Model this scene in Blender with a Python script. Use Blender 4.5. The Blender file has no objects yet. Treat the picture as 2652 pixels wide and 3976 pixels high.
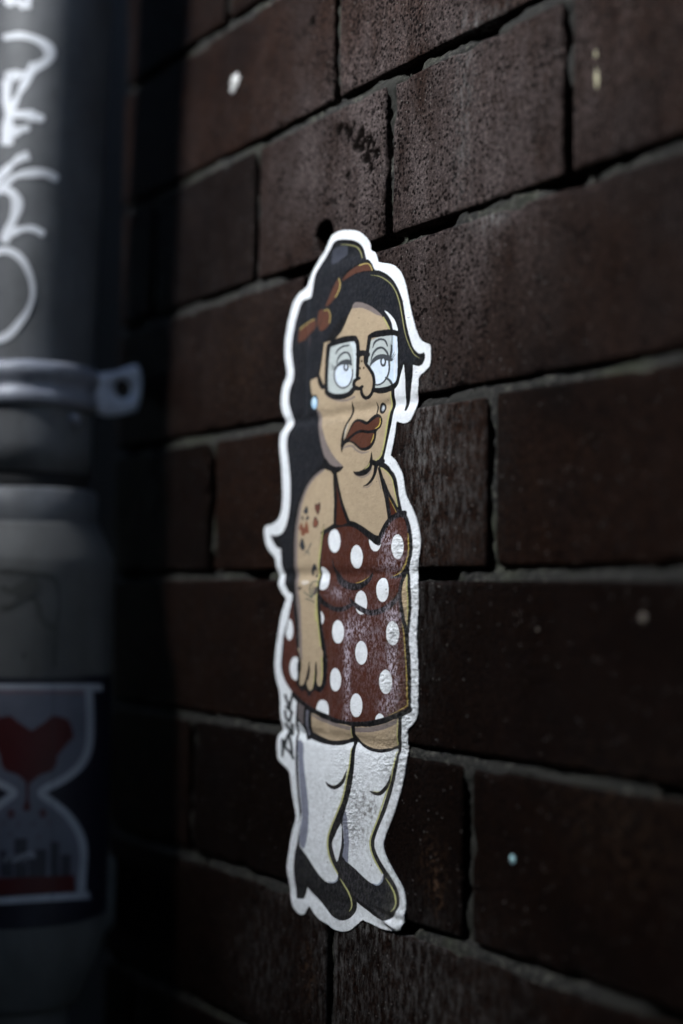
import bpy, math, random
import numpy as np
from mathutils import Vector, Matrix

# ------------------------------------------------------------------ camera, sky, sun, exposure
S = bpy.context.scene
FPX, YAW, PIT, ROL = 5187.08, 0.947080762, 0.0626252928, 0.0150713
CAMY, CAMV = -361.47, -9.763           # millimetres: distance off the wall, height against the datum bed joint
OX, OZ = 0.5, 1.5                      # wall millimetres -> scene metres
def cam_axes():
    f = np.array([-math.sin(YAW)*math.cos(PIT), math.cos(YAW)*math.cos(PIT), math.sin(PIT)])
    rt = np.cross(f, [0, 0, 1]); rt /= np.linalg.norm(rt); up = np.cross(rt, f)
    return math.cos(ROL)*rt+math.sin(ROL)*up, -math.sin(ROL)*rt+math.cos(ROL)*up, f
R_, U_, F_ = cam_axes()
CP = np.array([0.0, CAMY, CAMV])
cam = bpy.data.cameras.new('camera'); co = bpy.data.objects.new('camera', cam); S.collection.objects.link(co)
co.matrix_world = Matrix(((R_[0], U_[0], -F_[0], OX), (R_[1], U_[1], -F_[1], CAMY/1000),
                          (R_[2], U_[2], -F_[2], CAMV/1000+OZ), (0, 0, 0, 1)))
cam.sensor_fit = 'VERTICAL'; cam.sensor_height = 36; cam.lens = FPX/3976*36
cam.clip_start = 0.01; cam.clip_end = 500
cam.dof.use_dof = True; cam.dof.focus_distance = 0.592; cam.dof.aperture_fstop = 2.3
cam.dof.aperture_blades = 0
S.camera = co

SUN_EL, SUN_AZ = 42.0, 195.0           # direction the light comes from: x = sin(az), y = cos(az)
w = bpy.data.worlds.new('World'); S.world = w; w.use_nodes = True
nt = w.node_tree; bg = nt.nodes['Background']
sky = nt.nodes.new('ShaderNodeTexSky'); sky.sky_type = 'NISHITA'; sky.sun_disc = False
sky.sun_elevation = math.radians(SUN_EL); sky.sun_rotation = math.radians(SUN_AZ)
nt.links.new(sky.outputs[0], bg.inputs[0]); bg.inputs[1].default_value = 0.05
sl = bpy.data.lights.new('sun', 'SUN'); sl.energy = 5.0; sl.angle = math.radians(23); sl.color = (0.93, 0.96, 1.0)
so = bpy.data.objects.new('sun', sl); S.collection.objects.link(so)
d = Vector((math.sin(math.radians(SUN_AZ))*math.cos(math.radians(SUN_EL)),
            math.cos(math.radians(SUN_AZ))*math.cos(math.radians(SUN_EL)), math.sin(math.radians(SUN_EL))))
so.rotation_euler = d.to_track_quat('Z', 'Y').to_euler(); so.location = (0, -3, 5)
S.view_settings.view_transform = 'Standard'; S.view_settings.look = 'None'
S.view_settings.exposure = 3.1; S.view_settings.gamma = 1
S.render.engine = 'CYCLES'

# ------------------------------------------------------------------ helpers
rng = np.random.default_rng(7); random.seed(7)
def mm(P):                             # wall millimetres -> metres
    P = np.asarray(P, float); Q = P/1000.0
    Q[..., 0] += OX; Q[..., 2] += OZ
    return Q
def proj(P):
    dd = P-CP; z = dd@F_
    return 1326+FPX*(dd@R_)/z, 1988-FPX*(dd@U_)/z
def ray(px, py):
    return F_+np.multiply.outer((np.asarray(px, float)-1326)/FPX, R_)-np.multiply.outer((np.asarray(py, float)-1988)/FPX, U_)
def onplane(px, py, Y=0.0):            # the point of the plane y = Y seen there
    dd = ray(px, py); t = (Y-CAMY)/dd[..., 1]
    return CP+dd*t[..., None] if dd.ndim > 1 else CP+dd*t

def hsh(ix, iy, s):
    n = (ix*374761393+iy*668265263+s*1442695041) & 0x7fffffff
    n = ((n ^ (n >> 13))*1274126177) & 0x7fffffff
    return ((n ^ (n >> 16)) & 0xffff)/65535.0
def vn(x, y, s=0):
    x = np.asarray(x, float); y = np.asarray(y, float)
    ix = np.floor(x).astype(np.int64); iy = np.floor(y).astype(np.int64)
    fx = x-ix; fy = y-iy; fx = fx*fx*(3-2*fx); fy = fy*fy*(3-2*fy)
    a = hsh(ix, iy, s); b = hsh(ix+1, iy, s); c = hsh(ix, iy+1, s); e = hsh(ix+1, iy+1, s)
    return (a*(1-fx)+b*fx)*(1-fy)+(c*(1-fx)+e*fx)*fy
def fbm(x, y, s=0, o=4):
    r = 0; a = .5
    for k in range(o):
        r = r+a*(vn(x*2**k, y*2**k, s+k*17)-.5); a *= .5
    return r                            # about -0.5..0.5

def spl(p, n=6, closed=False):          # Catmull-Rom
    p = np.asarray(p, float)
    if len(p) < 3 and not closed: closed = False
    N = len(p); out = []
    if closed: idx = lambda i: p[i % N]; M = N
    else: idx = lambda i: p[min(max(i, 0), N-1)]; M = N-1
    t = np.linspace(0, 1, n, endpoint=False)[:, None]
    for i in range(M):
        a, b, c, e = idx(i-1), idx(i), idx(i+1), idx(i+2)
        out.append(.5*((2*b)+(-a+c)*t+(2*a-5*b+4*c-e)*t*t+(-a+3*b-3*c+e)*t**3))
    if not closed: out.append(p[-1:])
    return np.concatenate(out)

def mesh_np(name, V, F, mat=None, parent=None, smooth=True, attrs=None):
    """one mesh object from numpy arrays; F a list of arrays (n,k)"""
    me = bpy.data.meshes.new(name)
    V = np.asarray(V, np.float32)
    if isinstance(F, np.ndarray): F = [F]
    F = [np.asarray(f, np.int32) for f in F if len(f)]
    me.vertices.add(len(V)); me.vertices.foreach_set('co', V.ravel())
    tot = sum(f.size for f in F); npoly = sum(len(f) for f in F)
    me.loops.add(tot); me.loops.foreach_set('vertex_index', np.concatenate([f.ravel() for f in F]))
    me.polygons.add(npoly)
    sizes = np.concatenate([np.full(len(f), f.shape[1]) for f in F])
    st = np.concatenate([[0], np.cumsum(sizes)[:-1]]).astype(np.int32)
    me.polygons.foreach_set('loop_start', st)
    me.update(calc_edges=True); me.validate()
    if smooth: me.polygons.foreach_set('use_smooth', np.ones(len(me.polygons), bool))
    for k, (typ, arr) in (attrs or {}).items():
        at = me.attributes.new(k, typ, 'POINT')
        at.data.foreach_set('color' if typ == 'FLOAT_COLOR' else 'value', np.asarray(arr, np.float32).ravel())
    if mat: me.materials.append(mat)
    o = bpy.data.objects.new(name, me); S.collection.objects.link(o)
    if parent: o.parent = parent; o.matrix_parent_inverse = parent.matrix_world.inverted()
    return o
def empty(name, loc):
    o = bpy.data.objects.new(name, None); o.location = loc; o.empty_display_size = .05
    S.collection.objects.link(o); bpy.context.view_layer.update()
    return o
def tag(o, label=None, cat=None, group=None, kind=None):
    if label: o['label'] = label
    if cat: o['category'] = cat
    if group: o['group'] = group
    if kind: o['kind'] = kind
    return o

# ------------------------------------------------------------------ materials
def newmat(name):
    m = bpy.data.materials.new(name); m.use_nodes = True
    return m, m.node_tree, m.node_tree.nodes['Principled BSDF']
class G:                                # tiny node-graph writer
    def __init__(s, nt): s.nt = nt
    def n(s, t, **k):
        q = s.nt.nodes.new('ShaderNode'+t)
        for a, b in k.items():
            if a in ('ins',): continue
            setattr(q, a, b)
        for a, b in k.get('ins', {}).items():
            if hasattr(b, 'links') or isinstance(b, bpy.types.NodeSocket): s.nt.links.new(b, q.inputs[a])
            else: q.inputs[a].default_value = b
        return q
    def coord(s, sc=(1, 1, 1)):
        t = s.n('TexCoord'); m = s.n('Mapping', ins={'Vector': t.outputs['Object']}); m.inputs['Scale'].default_value = sc
        return m.outputs[0]
    def noise(s, v, scale, det=4, rough=.6, out='Fac'):
        return s.n('TexNoise', ins={'Vector': v, 'Scale': scale, 'Detail': det, 'Roughness': rough}).outputs[out]
    def ramp(s, f, stops):
        r = s.n('ValToRGB', ins={'Fac': f}); e = r.color_ramp.elements
        while len(e) < len(stops): e.new(.5)
        for k, (p, c) in zip(e, stops):
            k.position = p; k.color = (*c, 1) if len(c) == 3 else c
        return r.outputs[0]
    def mix(s, f, a, b, mode='MIX'):
        q = s.n('Mix', data_type='RGBA', blend_type=mode)
        for i, x in ((0, f), (6, a), (7, b)):
            if isinstance(x, bpy.types.NodeSocket): s.nt.links.new(x, q.inputs[i])
            else: q.inputs[i].default_value = x if i == 0 else (*x, 1)
        return q.outputs[2]
    def math(s, op, a, b=None, clamp=False):
        q = s.n('Math', operation=op, use_clamp=clamp)
        for i, x in ((0, a), (1, b)):
            if x is None: continue
            if isinstance(x, bpy.types.NodeSocket): s.nt.links.new(x, q.inputs[i])
            else: q.inputs[i].default_value = x
        return q.outputs[0]
    def attr(s, name, out='Fac'):
        return s.n('Attribute', attribute_name=name).outputs[out]
    def bump(s, h, strength, dist, normal=None):
        ins = {'Height': h, 'Strength': strength, 'Distance': dist}
        if normal: ins['Normal'] = normal
        return s.n('Bump', ins=ins).outputs[0]
    def link(s, a, b): s.nt.links.new(a, b)

def bk(v): return (v, v, v)
# dark glazed engineering brick
m_brick, t_, P = newmat('dark_brick'); g = G(t_); v = g.coord(); vs = g.coord((1, 1, .35))
c1 = g.ramp(g.noise(v, 13, 5), [(.3, (.0045, .0027, .0022)), (.5, (.0135, .0066, .0042)), (.7, (.0100, .0068, .0060))])
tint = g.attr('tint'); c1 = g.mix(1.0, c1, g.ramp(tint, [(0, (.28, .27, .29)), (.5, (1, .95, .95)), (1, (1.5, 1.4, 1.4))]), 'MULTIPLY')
bloom_falloff = g.ramp(g.noise(vs, 34, 6, .72), [(.36, bk(.12)), (.66, bk(1))])
c1 = g.mix(g.math('MULTIPLY', bloom_falloff, g.attr('bloom_falloff'), True), c1, (.058, .046, .0435))
grain = g.ramp(g.noise(v, 560, 5, .85), [(.36, bk(.22)), (.5, bk(.9)), (.64, bk(2.3))])
c1 = g.mix(1.0, c1, grain, 'MULTIPLY')
def pitmap(sc, lo, hi, dn):
    vo = g.n('TexVoronoi', feature='F1', ins={'Vector': v, 'Scale': sc}).outputs['Distance']
    q = g.math('ADD', vo, g.math('MULTIPLY', g.math('SUBTRACT', g.noise(v, dn, 3, .6), .5), 1.0))
    return g.ramp(q, [(lo, bk(1)), (hi, bk(0))])
pits = g.math('MAXIMUM', pitmap(500, .27, .36, 90), pitmap(230, .09, .16, 35))
c1 = g.mix(g.math('MULTIPLY', pits, .93), c1, (.0035, .002, .0018))
c1 = g.mix(g.attr('stain'), c1, (.0022, .0012, .0009))
vo2 = g.n('TexVoronoi', feature='F1', ins={'Vector': v, 'Scale': 260}).outputs['Distance']
c1 = g.mix(g.math('MULTIPLY', g.ramp(vo2, [(.07, bk(1)), (.12, bk(0))]), .55), c1, (.16, .15, .14))
c1 = g.mix(g.math('MULTIPLY', g.attr('chalk'), g.ramp(g.noise(vs, 340, 6, .8), [(.46, bk(0)), (.66, bk(1))])), c1, (.17, .165, .16))
c1 = g.mix(g.math('MULTIPLY', g.attr('rust'), g.ramp(g.noise(v, 300, 4, .7), [(.5, bk(0)), (.62, bk(1))])), c1, (.055, .032, .020))
g.link(c1, P.inputs['Base Color'])
g.link(g.ramp(g.noise(v, 120, 4), [(.3, bk(.5)), (.7, bk(.75))]), P.inputs['Roughness'])
P.inputs['Specular IOR Level'].default_value = .02
h = g.math('SUBTRACT', g.math('MULTIPLY', g.noise(v, 800, 4, .7), .5), g.math('MULTIPLY', pits, .6))
g.link(g.bump(h, .6, .0006), P.inputs['Normal'])
# mortar
m_mort, t_, P = newmat('mortar'); g = G(t_); v = g.coord()
c = g.ramp(g.noise(v, 330, 7, .8), [(.42, (.004, .004, .0032)), (.53, (.017, .0165, .0135)), (.62, (.125, .12, .10))])
c = g.mix(g.ramp(g.noise(v, 22, 4), [(.48, bk(0)), (.68, bk(.8))]), c, (.06, .07, .035))
c = g.mix(g.ramp(g.noise(v, 11, 3), [(.45, bk(0)), (.58, bk(.85))]), c, (.018, .017, .015))
g.link(c, P.inputs['Base Color']); P.inputs['Roughness'].default_value = .9
g.link(g.bump(g.noise(v, 380, 7, .8), 1, .0022), P.inputs['Normal'])
# printed vinyl of the cut-out sticker
m_print, t_, P = newmat('printed_vinyl'); g = G(t_); v = g.coord(); v2 = g.coord((1, 1, .6))
c = g.attr('print', 'Color')
mot = g.ramp(g.noise(v, 260, 5, .7), [(.3, bk(.82)), (.5, bk(.97)), (.7, bk(1.06))])
c = g.mix(.8, c, mot, 'MULTIPLY')
c = g.mix(.6, c, g.ramp(g.noise(v, 28, 4, .6), [(.3, bk(.86)), (.6, bk(1.0))]), 'MULTIPLY')
c = g.mix(g.math('MULTIPLY', g.attr('dirt'), g.ramp(g.noise(v, 420, 4, .7), [(.42, bk(.1)), (.64, bk(1))])), c, (.10, .095, .08))
sc = g.math('MULTIPLY', g.attr('gloss_flecks'), g.ramp(g.noise(v2, 900, 4, .8), [(.46, bk(0)), (.60, bk(1))]))
c = g.mix(sc, c, (.56, .50, .58))  # gloss reflections painted into the print as lilac-white flecks
c = g.mix(g.ramp(g.noise(v, 520, 2, .5), [(.70, bk(0)), (.75, bk(.6))]), c, (.05, .045, .04))
g.link(c, P.inputs['Base Color']); P.inputs['Roughness'].default_value = .42
P.inputs['Specular IOR Level'].default_value = .08
cr = g.n('TexVoronoi', feature='F1', ins={'Vector': v, 'Scale': 420}).outputs['Distance']
crn = g.math('MULTIPLY', g.math('ADD', g.math('ABSOLUTE', g.math('SUBTRACT', g.noise(v, 330, 4, .6), .5)), g.math('MULTIPLY', cr, .25)), g.attr('crinkle'))
h = g.math('ADD', g.math('MULTIPLY', g.noise(v, 700, 4, .65), .16), g.math('MULTIPLY', crn, 2.4))
g.link(g.bump(h, .8, .0011), P.inputs['Normal'])

def plain(name, col, rough=.6, metal=0.0, var=.25, scale=60, bump=.2, bd=.0005, dirt=None):
    m, t_, P = newmat(name); g = G(t_); v = g.coord()
    c = g.mix(1.0, tuple(col), g.ramp(g.noise(v, scale, 5, .65), [(.25, bk(1-var)), (.75, bk(1+var))]), 'MULTIPLY')
    if dirt:
        c = g.mix(g.ramp(g.noise(g.coord((1, 1, .25)), 35, 5, .7), [(.5, bk(0)), (.72, bk(.7))]), c, dirt)
    g.link(c, P.inputs['Base Color']); P.inputs['Roughness'].default_value = rough; P.inputs['Metallic'].default_value = metal
    if bump: g.link(g.bump(g.noise(v, scale*6, 4), bump, bd), P.inputs['Normal'])
    return m
m_pipe = plain('painted_pipe', (.135, .14, .147), .55, 0, .4, 22, .3, dirt=(.07, .07, .066))
m_case = plain('worn_grey_casing', (.105, .105, .101), .7, 0, .25, 25, .3, dirt=(.06, .058, .05))
m_ear = plain('steel_lit', (.70, .72, .80), .5, .1, .3, 90, .25)  # clamp steel in a lighter colour, imitating light on the shaded ear
m_clamp = plain('galvanised_steel', (.27, .285, .33), .45, .1, .3, 90, .25)
m_dark = plain('gap_dark', (.012, .012, .013), .8)  # near-black ring standing in for the dark joint gap
m_paint = plain('white_paint', (.84, .86, .9), .5, 0, .3, 22, .1)
m_mark = plain('black_marker', (.055, .055, .05), .6)
m_fleck = plain('paint_fleck', (.62, .62, .6), .6)
m_fleck_y = plain('yellow_paint_fleck', (.36, .33, .2), .6)
m_fleck_d = plain('dull_fleck', (.12, .10, .08), .8)
m_fleck_b = plain('blue_paint_fleck', (.35, .55, .58), .6)
m_ground = plain('pavement', (.06, .06, .058), .9, 0, .3, 6, .6, .004)
m_blocker = plain('blocker_render', (.05, .045, .042), .9, 0, .2, 3, .4, .003)
m_shade = plain('recess_shade', (.012, .011, .011), .9, 0, .2, 6, .3, .003)  # near-black colour put on the recess wall in place of shade
m_case_seam = plain('seam_dirt', (.05, .05, .045), .9)
m_poster, t_, P = newmat('printed_paper'); g = G(t_); v = g.coord()
c = g.mix(.7, g.attr('print', 'Color'), g.ramp(g.noise(v, 50, 5, .6), [(.3, bk(.75)), (.6, bk(1.05))]), 'MULTIPLY')
g.link(c, P.inputs['Base Color']); P.inputs['Roughness'].default_value = .6
g.link(g.bump(g.noise(v, 160, 4), .3, .0006), P.inputs['Normal'])

# ------------------------------------------------------------------ brick wall: real bricks, real joints
H, L = 75.0, 225.0; JT = 5.4            # course height, stretcher pitch, joint
ROWS = {-4: (-700, L), -3: (-507, L), -2: (-638.5, 226), -1: (-512, L), 0: (-621.5, 221.5), 1: (-535, L),
        2: (-695.3, 112.5), 3: (-512.5, L), 4: (-617, L), 5: (-530, L), 6: (-640, L), -5: (-590, L), -6: (-700, L)}
UMIN, UMAX = -738, 1900
def joints(row):
    if row == 1: return [UMIN-JT/2, -535, -282, -57, 168, 393, 618, 843, 1068, 1293, 1518, 1743, 1968]
    u0, p = ROWS[row]; k0 = math.ceil((UMIN-u0)/p); out = []
    k = k0
    while u0+k*p < UMAX: out.append(u0+k*p); k += 1
    if out[0]-UMIN > 30: out.insert(0, UMIN-JT/2)
    else: out[0] = UMIN-JT/2
    return out
HOLE = onplane(1258, 915)               # drilled hole beside the sticker's top
RU = [onplane(x, y) for x, y in tuple((1048+x*1.023, y*1.023) for x, y in ((272, 478), (258, 496), (288, 492), (318, 474), (345, 505), (333, 526), (357, 536), (326, 552), (377, 524), (370, 556), (387, 572), (404, 578), (381, 636), (295, 662), (300, 505), (345, 560), (390, 545), (366, 600), (160, 85)))]
def blob(u, v, px, py, ru, rv):
    c = onplane(px, py); return np.exp(-(((u-c[0])/ru)**2+((v-c[2])/rv)**2))
def sstep(a, b, x):
    t = np.clip((x-a)/(b-a), 0, 1); return t*t*(3-2*t)
Vb, Fb, T, ST, BL, CH, RS = [], [], [], [], [], [], []; nb = 0
for row in range(-20, 24):
    if row not in ROWS: ROWS[row] = (-500+(112.5 if row % 2 else 0), L)
    js = joints(row)
    for a, b in zip(js[:-1], js[1:]):
        near = (b > -660 and a < -330 and -4 <= row <= 4)
        mid = (b > -860 and a < -190 and -5 <= row <= 5)
        step = 1.1 if near else (2.5 if mid else (9.0 if abs(row) < 7 and a > -1200 and b < 300 else 60.0))
        w0, w1 = a+JT/2, b-JT/2; z0, z1 = row*H+JT/2, (row+1)*H-JT/2
        sd = int((row+9)*131+(a+2000)*3)
        jit = rng.uniform(-.5, .5, 4); w0 += jit[0]; w1 += jit[1]; z0 += jit[2]; z1 += jit[3]
        nu = max(4, int((w1-w0)/step)); nv = max(3, int((z1-z0)/step))
        R0 = 1.5                         # worn arris
        e = [0, .1, .35, .8, R0]
        us = np.concatenate([w0+np.array(e), np.linspace(w0+R0, w1-R0, nu)[1:-1], w1-np.array(e[::-1])])
        vs_ = np.concatenate([z0+np.array(e), np.linspace(z0+R0, z1-R0, nv)[1:-1], z1-np.array(e[::-1])])
        UU, VV = np.meshgrid(us, vs_)
        du = np.minimum(UU-w0, w1-UU); dv = np.minimum(VV-z0, z1-VV)
        q = np.maximum(R0-du, 0)**2+np.maximum(R0-dv, 0)**2
        rough = fbm(UU/14, VV/14, sd, 4)
        prof = R0-np.sqrt(np.maximum(R0*R0-q, 0)); prof = np.where(q > R0*R0, R0+(np.sqrt(q)-R0)*1.2, prof)
        under = (b > -600 and a < -400 and -4 < row < 3)
        lvl = 0 if under else rng.uniform(-.8, .5)
        tilt = 0 if under else rng.uniform(-.6, .6)
        Y = prof*(1+.9*fbm(UU/5, VV/5, sd+3, 3))+lvl+tilt*(UU-(a+b)/2)/200+.22*fbm(UU/30, VV/30, sd+5, 3)
        if step < 2: Y = Y+.35*np.maximum(fbm(UU/2.6, VV/2.6, sd+6, 3)-.12, 0)*1.5
        # chipped arrises
        edged = np.exp(-np.minimum(du, dv)/2.0)
        chip = np.maximum(vn(UU/11, VV/11, sd+9)-.66, 0)*9*edged
        Y = Y+chip
        uw = UU+edged*.7*fbm(VV/12, UU/12, sd+11, 3)*np.where(du < dv, 1, 0)
        vw = VV+edged*.8*fbm(UU/12, VV/12, sd+13, 3)*np.where(dv <= du, 1, 0)
        dh = np.hypot(UU-HOLE[0], VV-HOLE[2])
        Y = Y+16*(1-sstep(6.0, 7.6, dh+1.2*fbm(UU/4, VV/4, 5, 3)))
        st = np.zeros_like(UU)
        if near:
            for k, c in enumerate(RU):
                rr = 1.7+1.7*((k*37) % 10)/10
                dd = np.hypot(UU-c[0], VV-c[2])+2.6*fbm(UU/2.5, VV/2.5, 77+k, 3)
                s_ = 1-sstep(rr*.75, rr*1.05, dd); st = np.maximum(st, s_)
            Y = Y+st*.9
            st = np.maximum(st, 1-sstep(5.5, 9, dh+3*fbm(UU/4, VV/4, 15, 3))*1.0)
        bl = np.clip((.14 if row > 0 else .04)+1.0*blob(UU, VV, 1800, 500, 45, 55)+1.1*blob(UU, VV, 1330, 620, 60, 50)+.7*blob(UU, VV, 1750, 1000, 45, 45)+.5*blob(UU, VV, 2150, 250, 60, 40)+.6*blob(UU, VV, 1500, 180, 40, 30), 0, 1.3)  # grey bloom patches; base level lower on bottom rows to imitate dimmer light
        ch = np.clip(.9*blob(UU, VV, 1900, 845, 9, 5)+.9*blob(UU, VV, 1880, 100, 14, 6)+.55*blob(UU, VV, 1640, 1700, 10, 22)+.3*blob(UU, VV, 1640, 2050, 14, 60)
                     + .5*blob(UU, VV, 1800, 380, 6, 40)+.6*blob(UU, VV, 1640, 1580, 12, 5)+.4*blob(UU, VV, 1780, 1850, 20, 30)
                     + .3*blob(UU, VV, 1020, 3750, 26, 30)+.35*blob(UU, VV, 1300, 3780, 16, 40)+.4*blob(UU, VV, 1600, 3850, 60, 30)+.7*blob(UU, VV, 1330, 3560, 40, 5), 0, 1)
        rs = np.clip(.9*blob(UU, VV, 1680, 3360, 7, 10)+.8*blob(UU, VV, 1700, 3480, 5, 8)+.8*blob(UU, VV, 1195, 3780, 6, 14)+.5*blob(UU, VV, 2450, 3200, 30, 25)+.4*blob(UU, VV, 930, 1400, 30, 40), 0, 1)
        n0 = nb; M, N = UU.shape
        ff = np.stack([uw, Y, vw], -1).reshape(-1, 3)
        # ring going back into the wall
        idx = np.arange(M*N).reshape(M, N)
        ringi = np.concatenate([idx[0, :], idx[1:, -1], idx[-1, -2::-1], idx[-2:0:-1, 0]])
        back = ff[ringi].copy(); back[:, 1] = 16; 
        Vb.append(ff); Vb.append(back)
        qd = np.stack([idx[:-1, :-1], idx[:-1, 1:], idx[1:, 1:], idx[1:, :-1]], -1).reshape(-1, 4)+n0
        K = len(ringi); bi = n0+M*N+np.arange(K)
        sd_ = np.stack([ringi+n0, bi, np.roll(bi, -1), np.roll(ringi, -1)+n0], -1)
        Fb.append(qd); Fb.append(sd_); nb += M*N+K
        tv = rng.uniform(.1, .68)+(.15 if row in (2, 3) and a > -600 else 0)-(.16 if b < -560 else 0)-(.12 if a > -420 and row < 2 else 0)-(.15 if a > -365 and row >= 2 else 0)-(.28 if row < -1 else 0)-(.1 if row in (-1, 0) else 0)  # random tint, raised or lowered by position to imitate light falloff
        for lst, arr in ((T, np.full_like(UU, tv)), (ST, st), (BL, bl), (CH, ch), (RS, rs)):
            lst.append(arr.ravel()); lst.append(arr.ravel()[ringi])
cat = np.concatenate
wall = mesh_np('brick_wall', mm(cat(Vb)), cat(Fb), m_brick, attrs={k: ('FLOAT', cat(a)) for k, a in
               (('tint', T), ('stain', ST), ('bloom_falloff', BL), ('chalk', CH), ('rust', RS))})
tag(wall, 'dark red-brown brick wall with recessed mortar joints behind the sticker', 'brick wall')
# mortar: one uneven sheet set back between the bricks
def mortar_y(u, v):
    n = fbm(u/16, v/16, 301, 4); n2 = fbm(u/3.5, v/3.5, 302, 3)
    y = 1.9+5*n+3.4*n2+2.6*fbm(u/1.9, v/1.9, 307, 3)
    hol = np.maximum(vn(u/24, v/30, 303)-.66, 0)*26
    vv = np.mod(v+H/2, H)-H/2            # height inside the bed joint: the pointing slopes, deep under the upper brick
    bed = np.exp(-(vv/7.0)**2)
    y = y+hol+bed*np.clip(vv, -4, 4)*.9+(1-bed)*2.2
    dh = np.hypot(u-HOLE[0], v-HOLE[2]); y = y+18*(1-sstep(4.5, 8, dh))
    return np.clip(y, 1.15, 20)
def sheet(us, vs_, fy):
    UU, VV = np.meshgrid(us, vs_); Y = fy(UU, VV)
    idx = np.arange(UU.size).reshape(UU.shape)
    return np.stack([UU, Y, VV], -1).reshape(-1, 3), np.stack([idx[:-1, :-1], idx[:-1, 1:], idx[1:, 1:], idx[1:, :-1]], -1).reshape(-1, 4)
usm = cat([np.arange(UMIN+5, -250, 1.5), np.arange(-250, UMAX, 14)])
v1, f1 = sheet(usm, cat([np.arange(-20*H, -6*H, 12), np.arange(-6*H, 7*H+1, 1.5), np.arange(7*H+8, 24*H, 12)]), mortar_y)
mesh_np('mortar', mm(v1), f1, m_mort, wall)
def splash(px, py, ru, rv, mat, seed):
    c = onplane(px, py); r = random.Random(seed); n = 36
    ring = [(c[0]+ru*math.cos(t)*k, -.05, c[2]+rv*math.sin(t)*k) for t, k in ((2*math.pi*i/n, 1+.22*math.sin(3*i*.35+seed)+r.uniform(-.12, .12)) for i in range(n))]
    inner = [(c[0]+(x-c[0])*.75, -1.5, c[2]+(z-c[2])*.75) for x, y, z in ring]
    V = np.array(ring+inner+[(c[0], -1.8, c[2])]); V[:, 1] += .9
    F4 = np.array([(i, (i+1) % n, n+(i+1) % n, n+i) for i in range(n)]); F3 = np.array([(n+i, n+(i+1) % n, 2*n) for i in range(n)])
    mesh_np('paint_splash', mm(V), [F4, F3], mat, wall)
splash(914, 315, 5.0, 4.2, m_fleck, 1); splash(905, 348, 2.6, 2.2, m_fleck, 2)
splash(2322, 305, 2.0, 7.5, m_fleck_y, 3); splash(2318, 210, 1.2, 3.0, m_fleck_y, 4)
splash(1991, 3337, 1.5, 1.9, m_fleck_b, 5); splash(2500, 2400, 1.7, 2.2, m_fleck_d, 6); splash(2090, 2445, .7, .9, m_fleck_d, 7)

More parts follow.
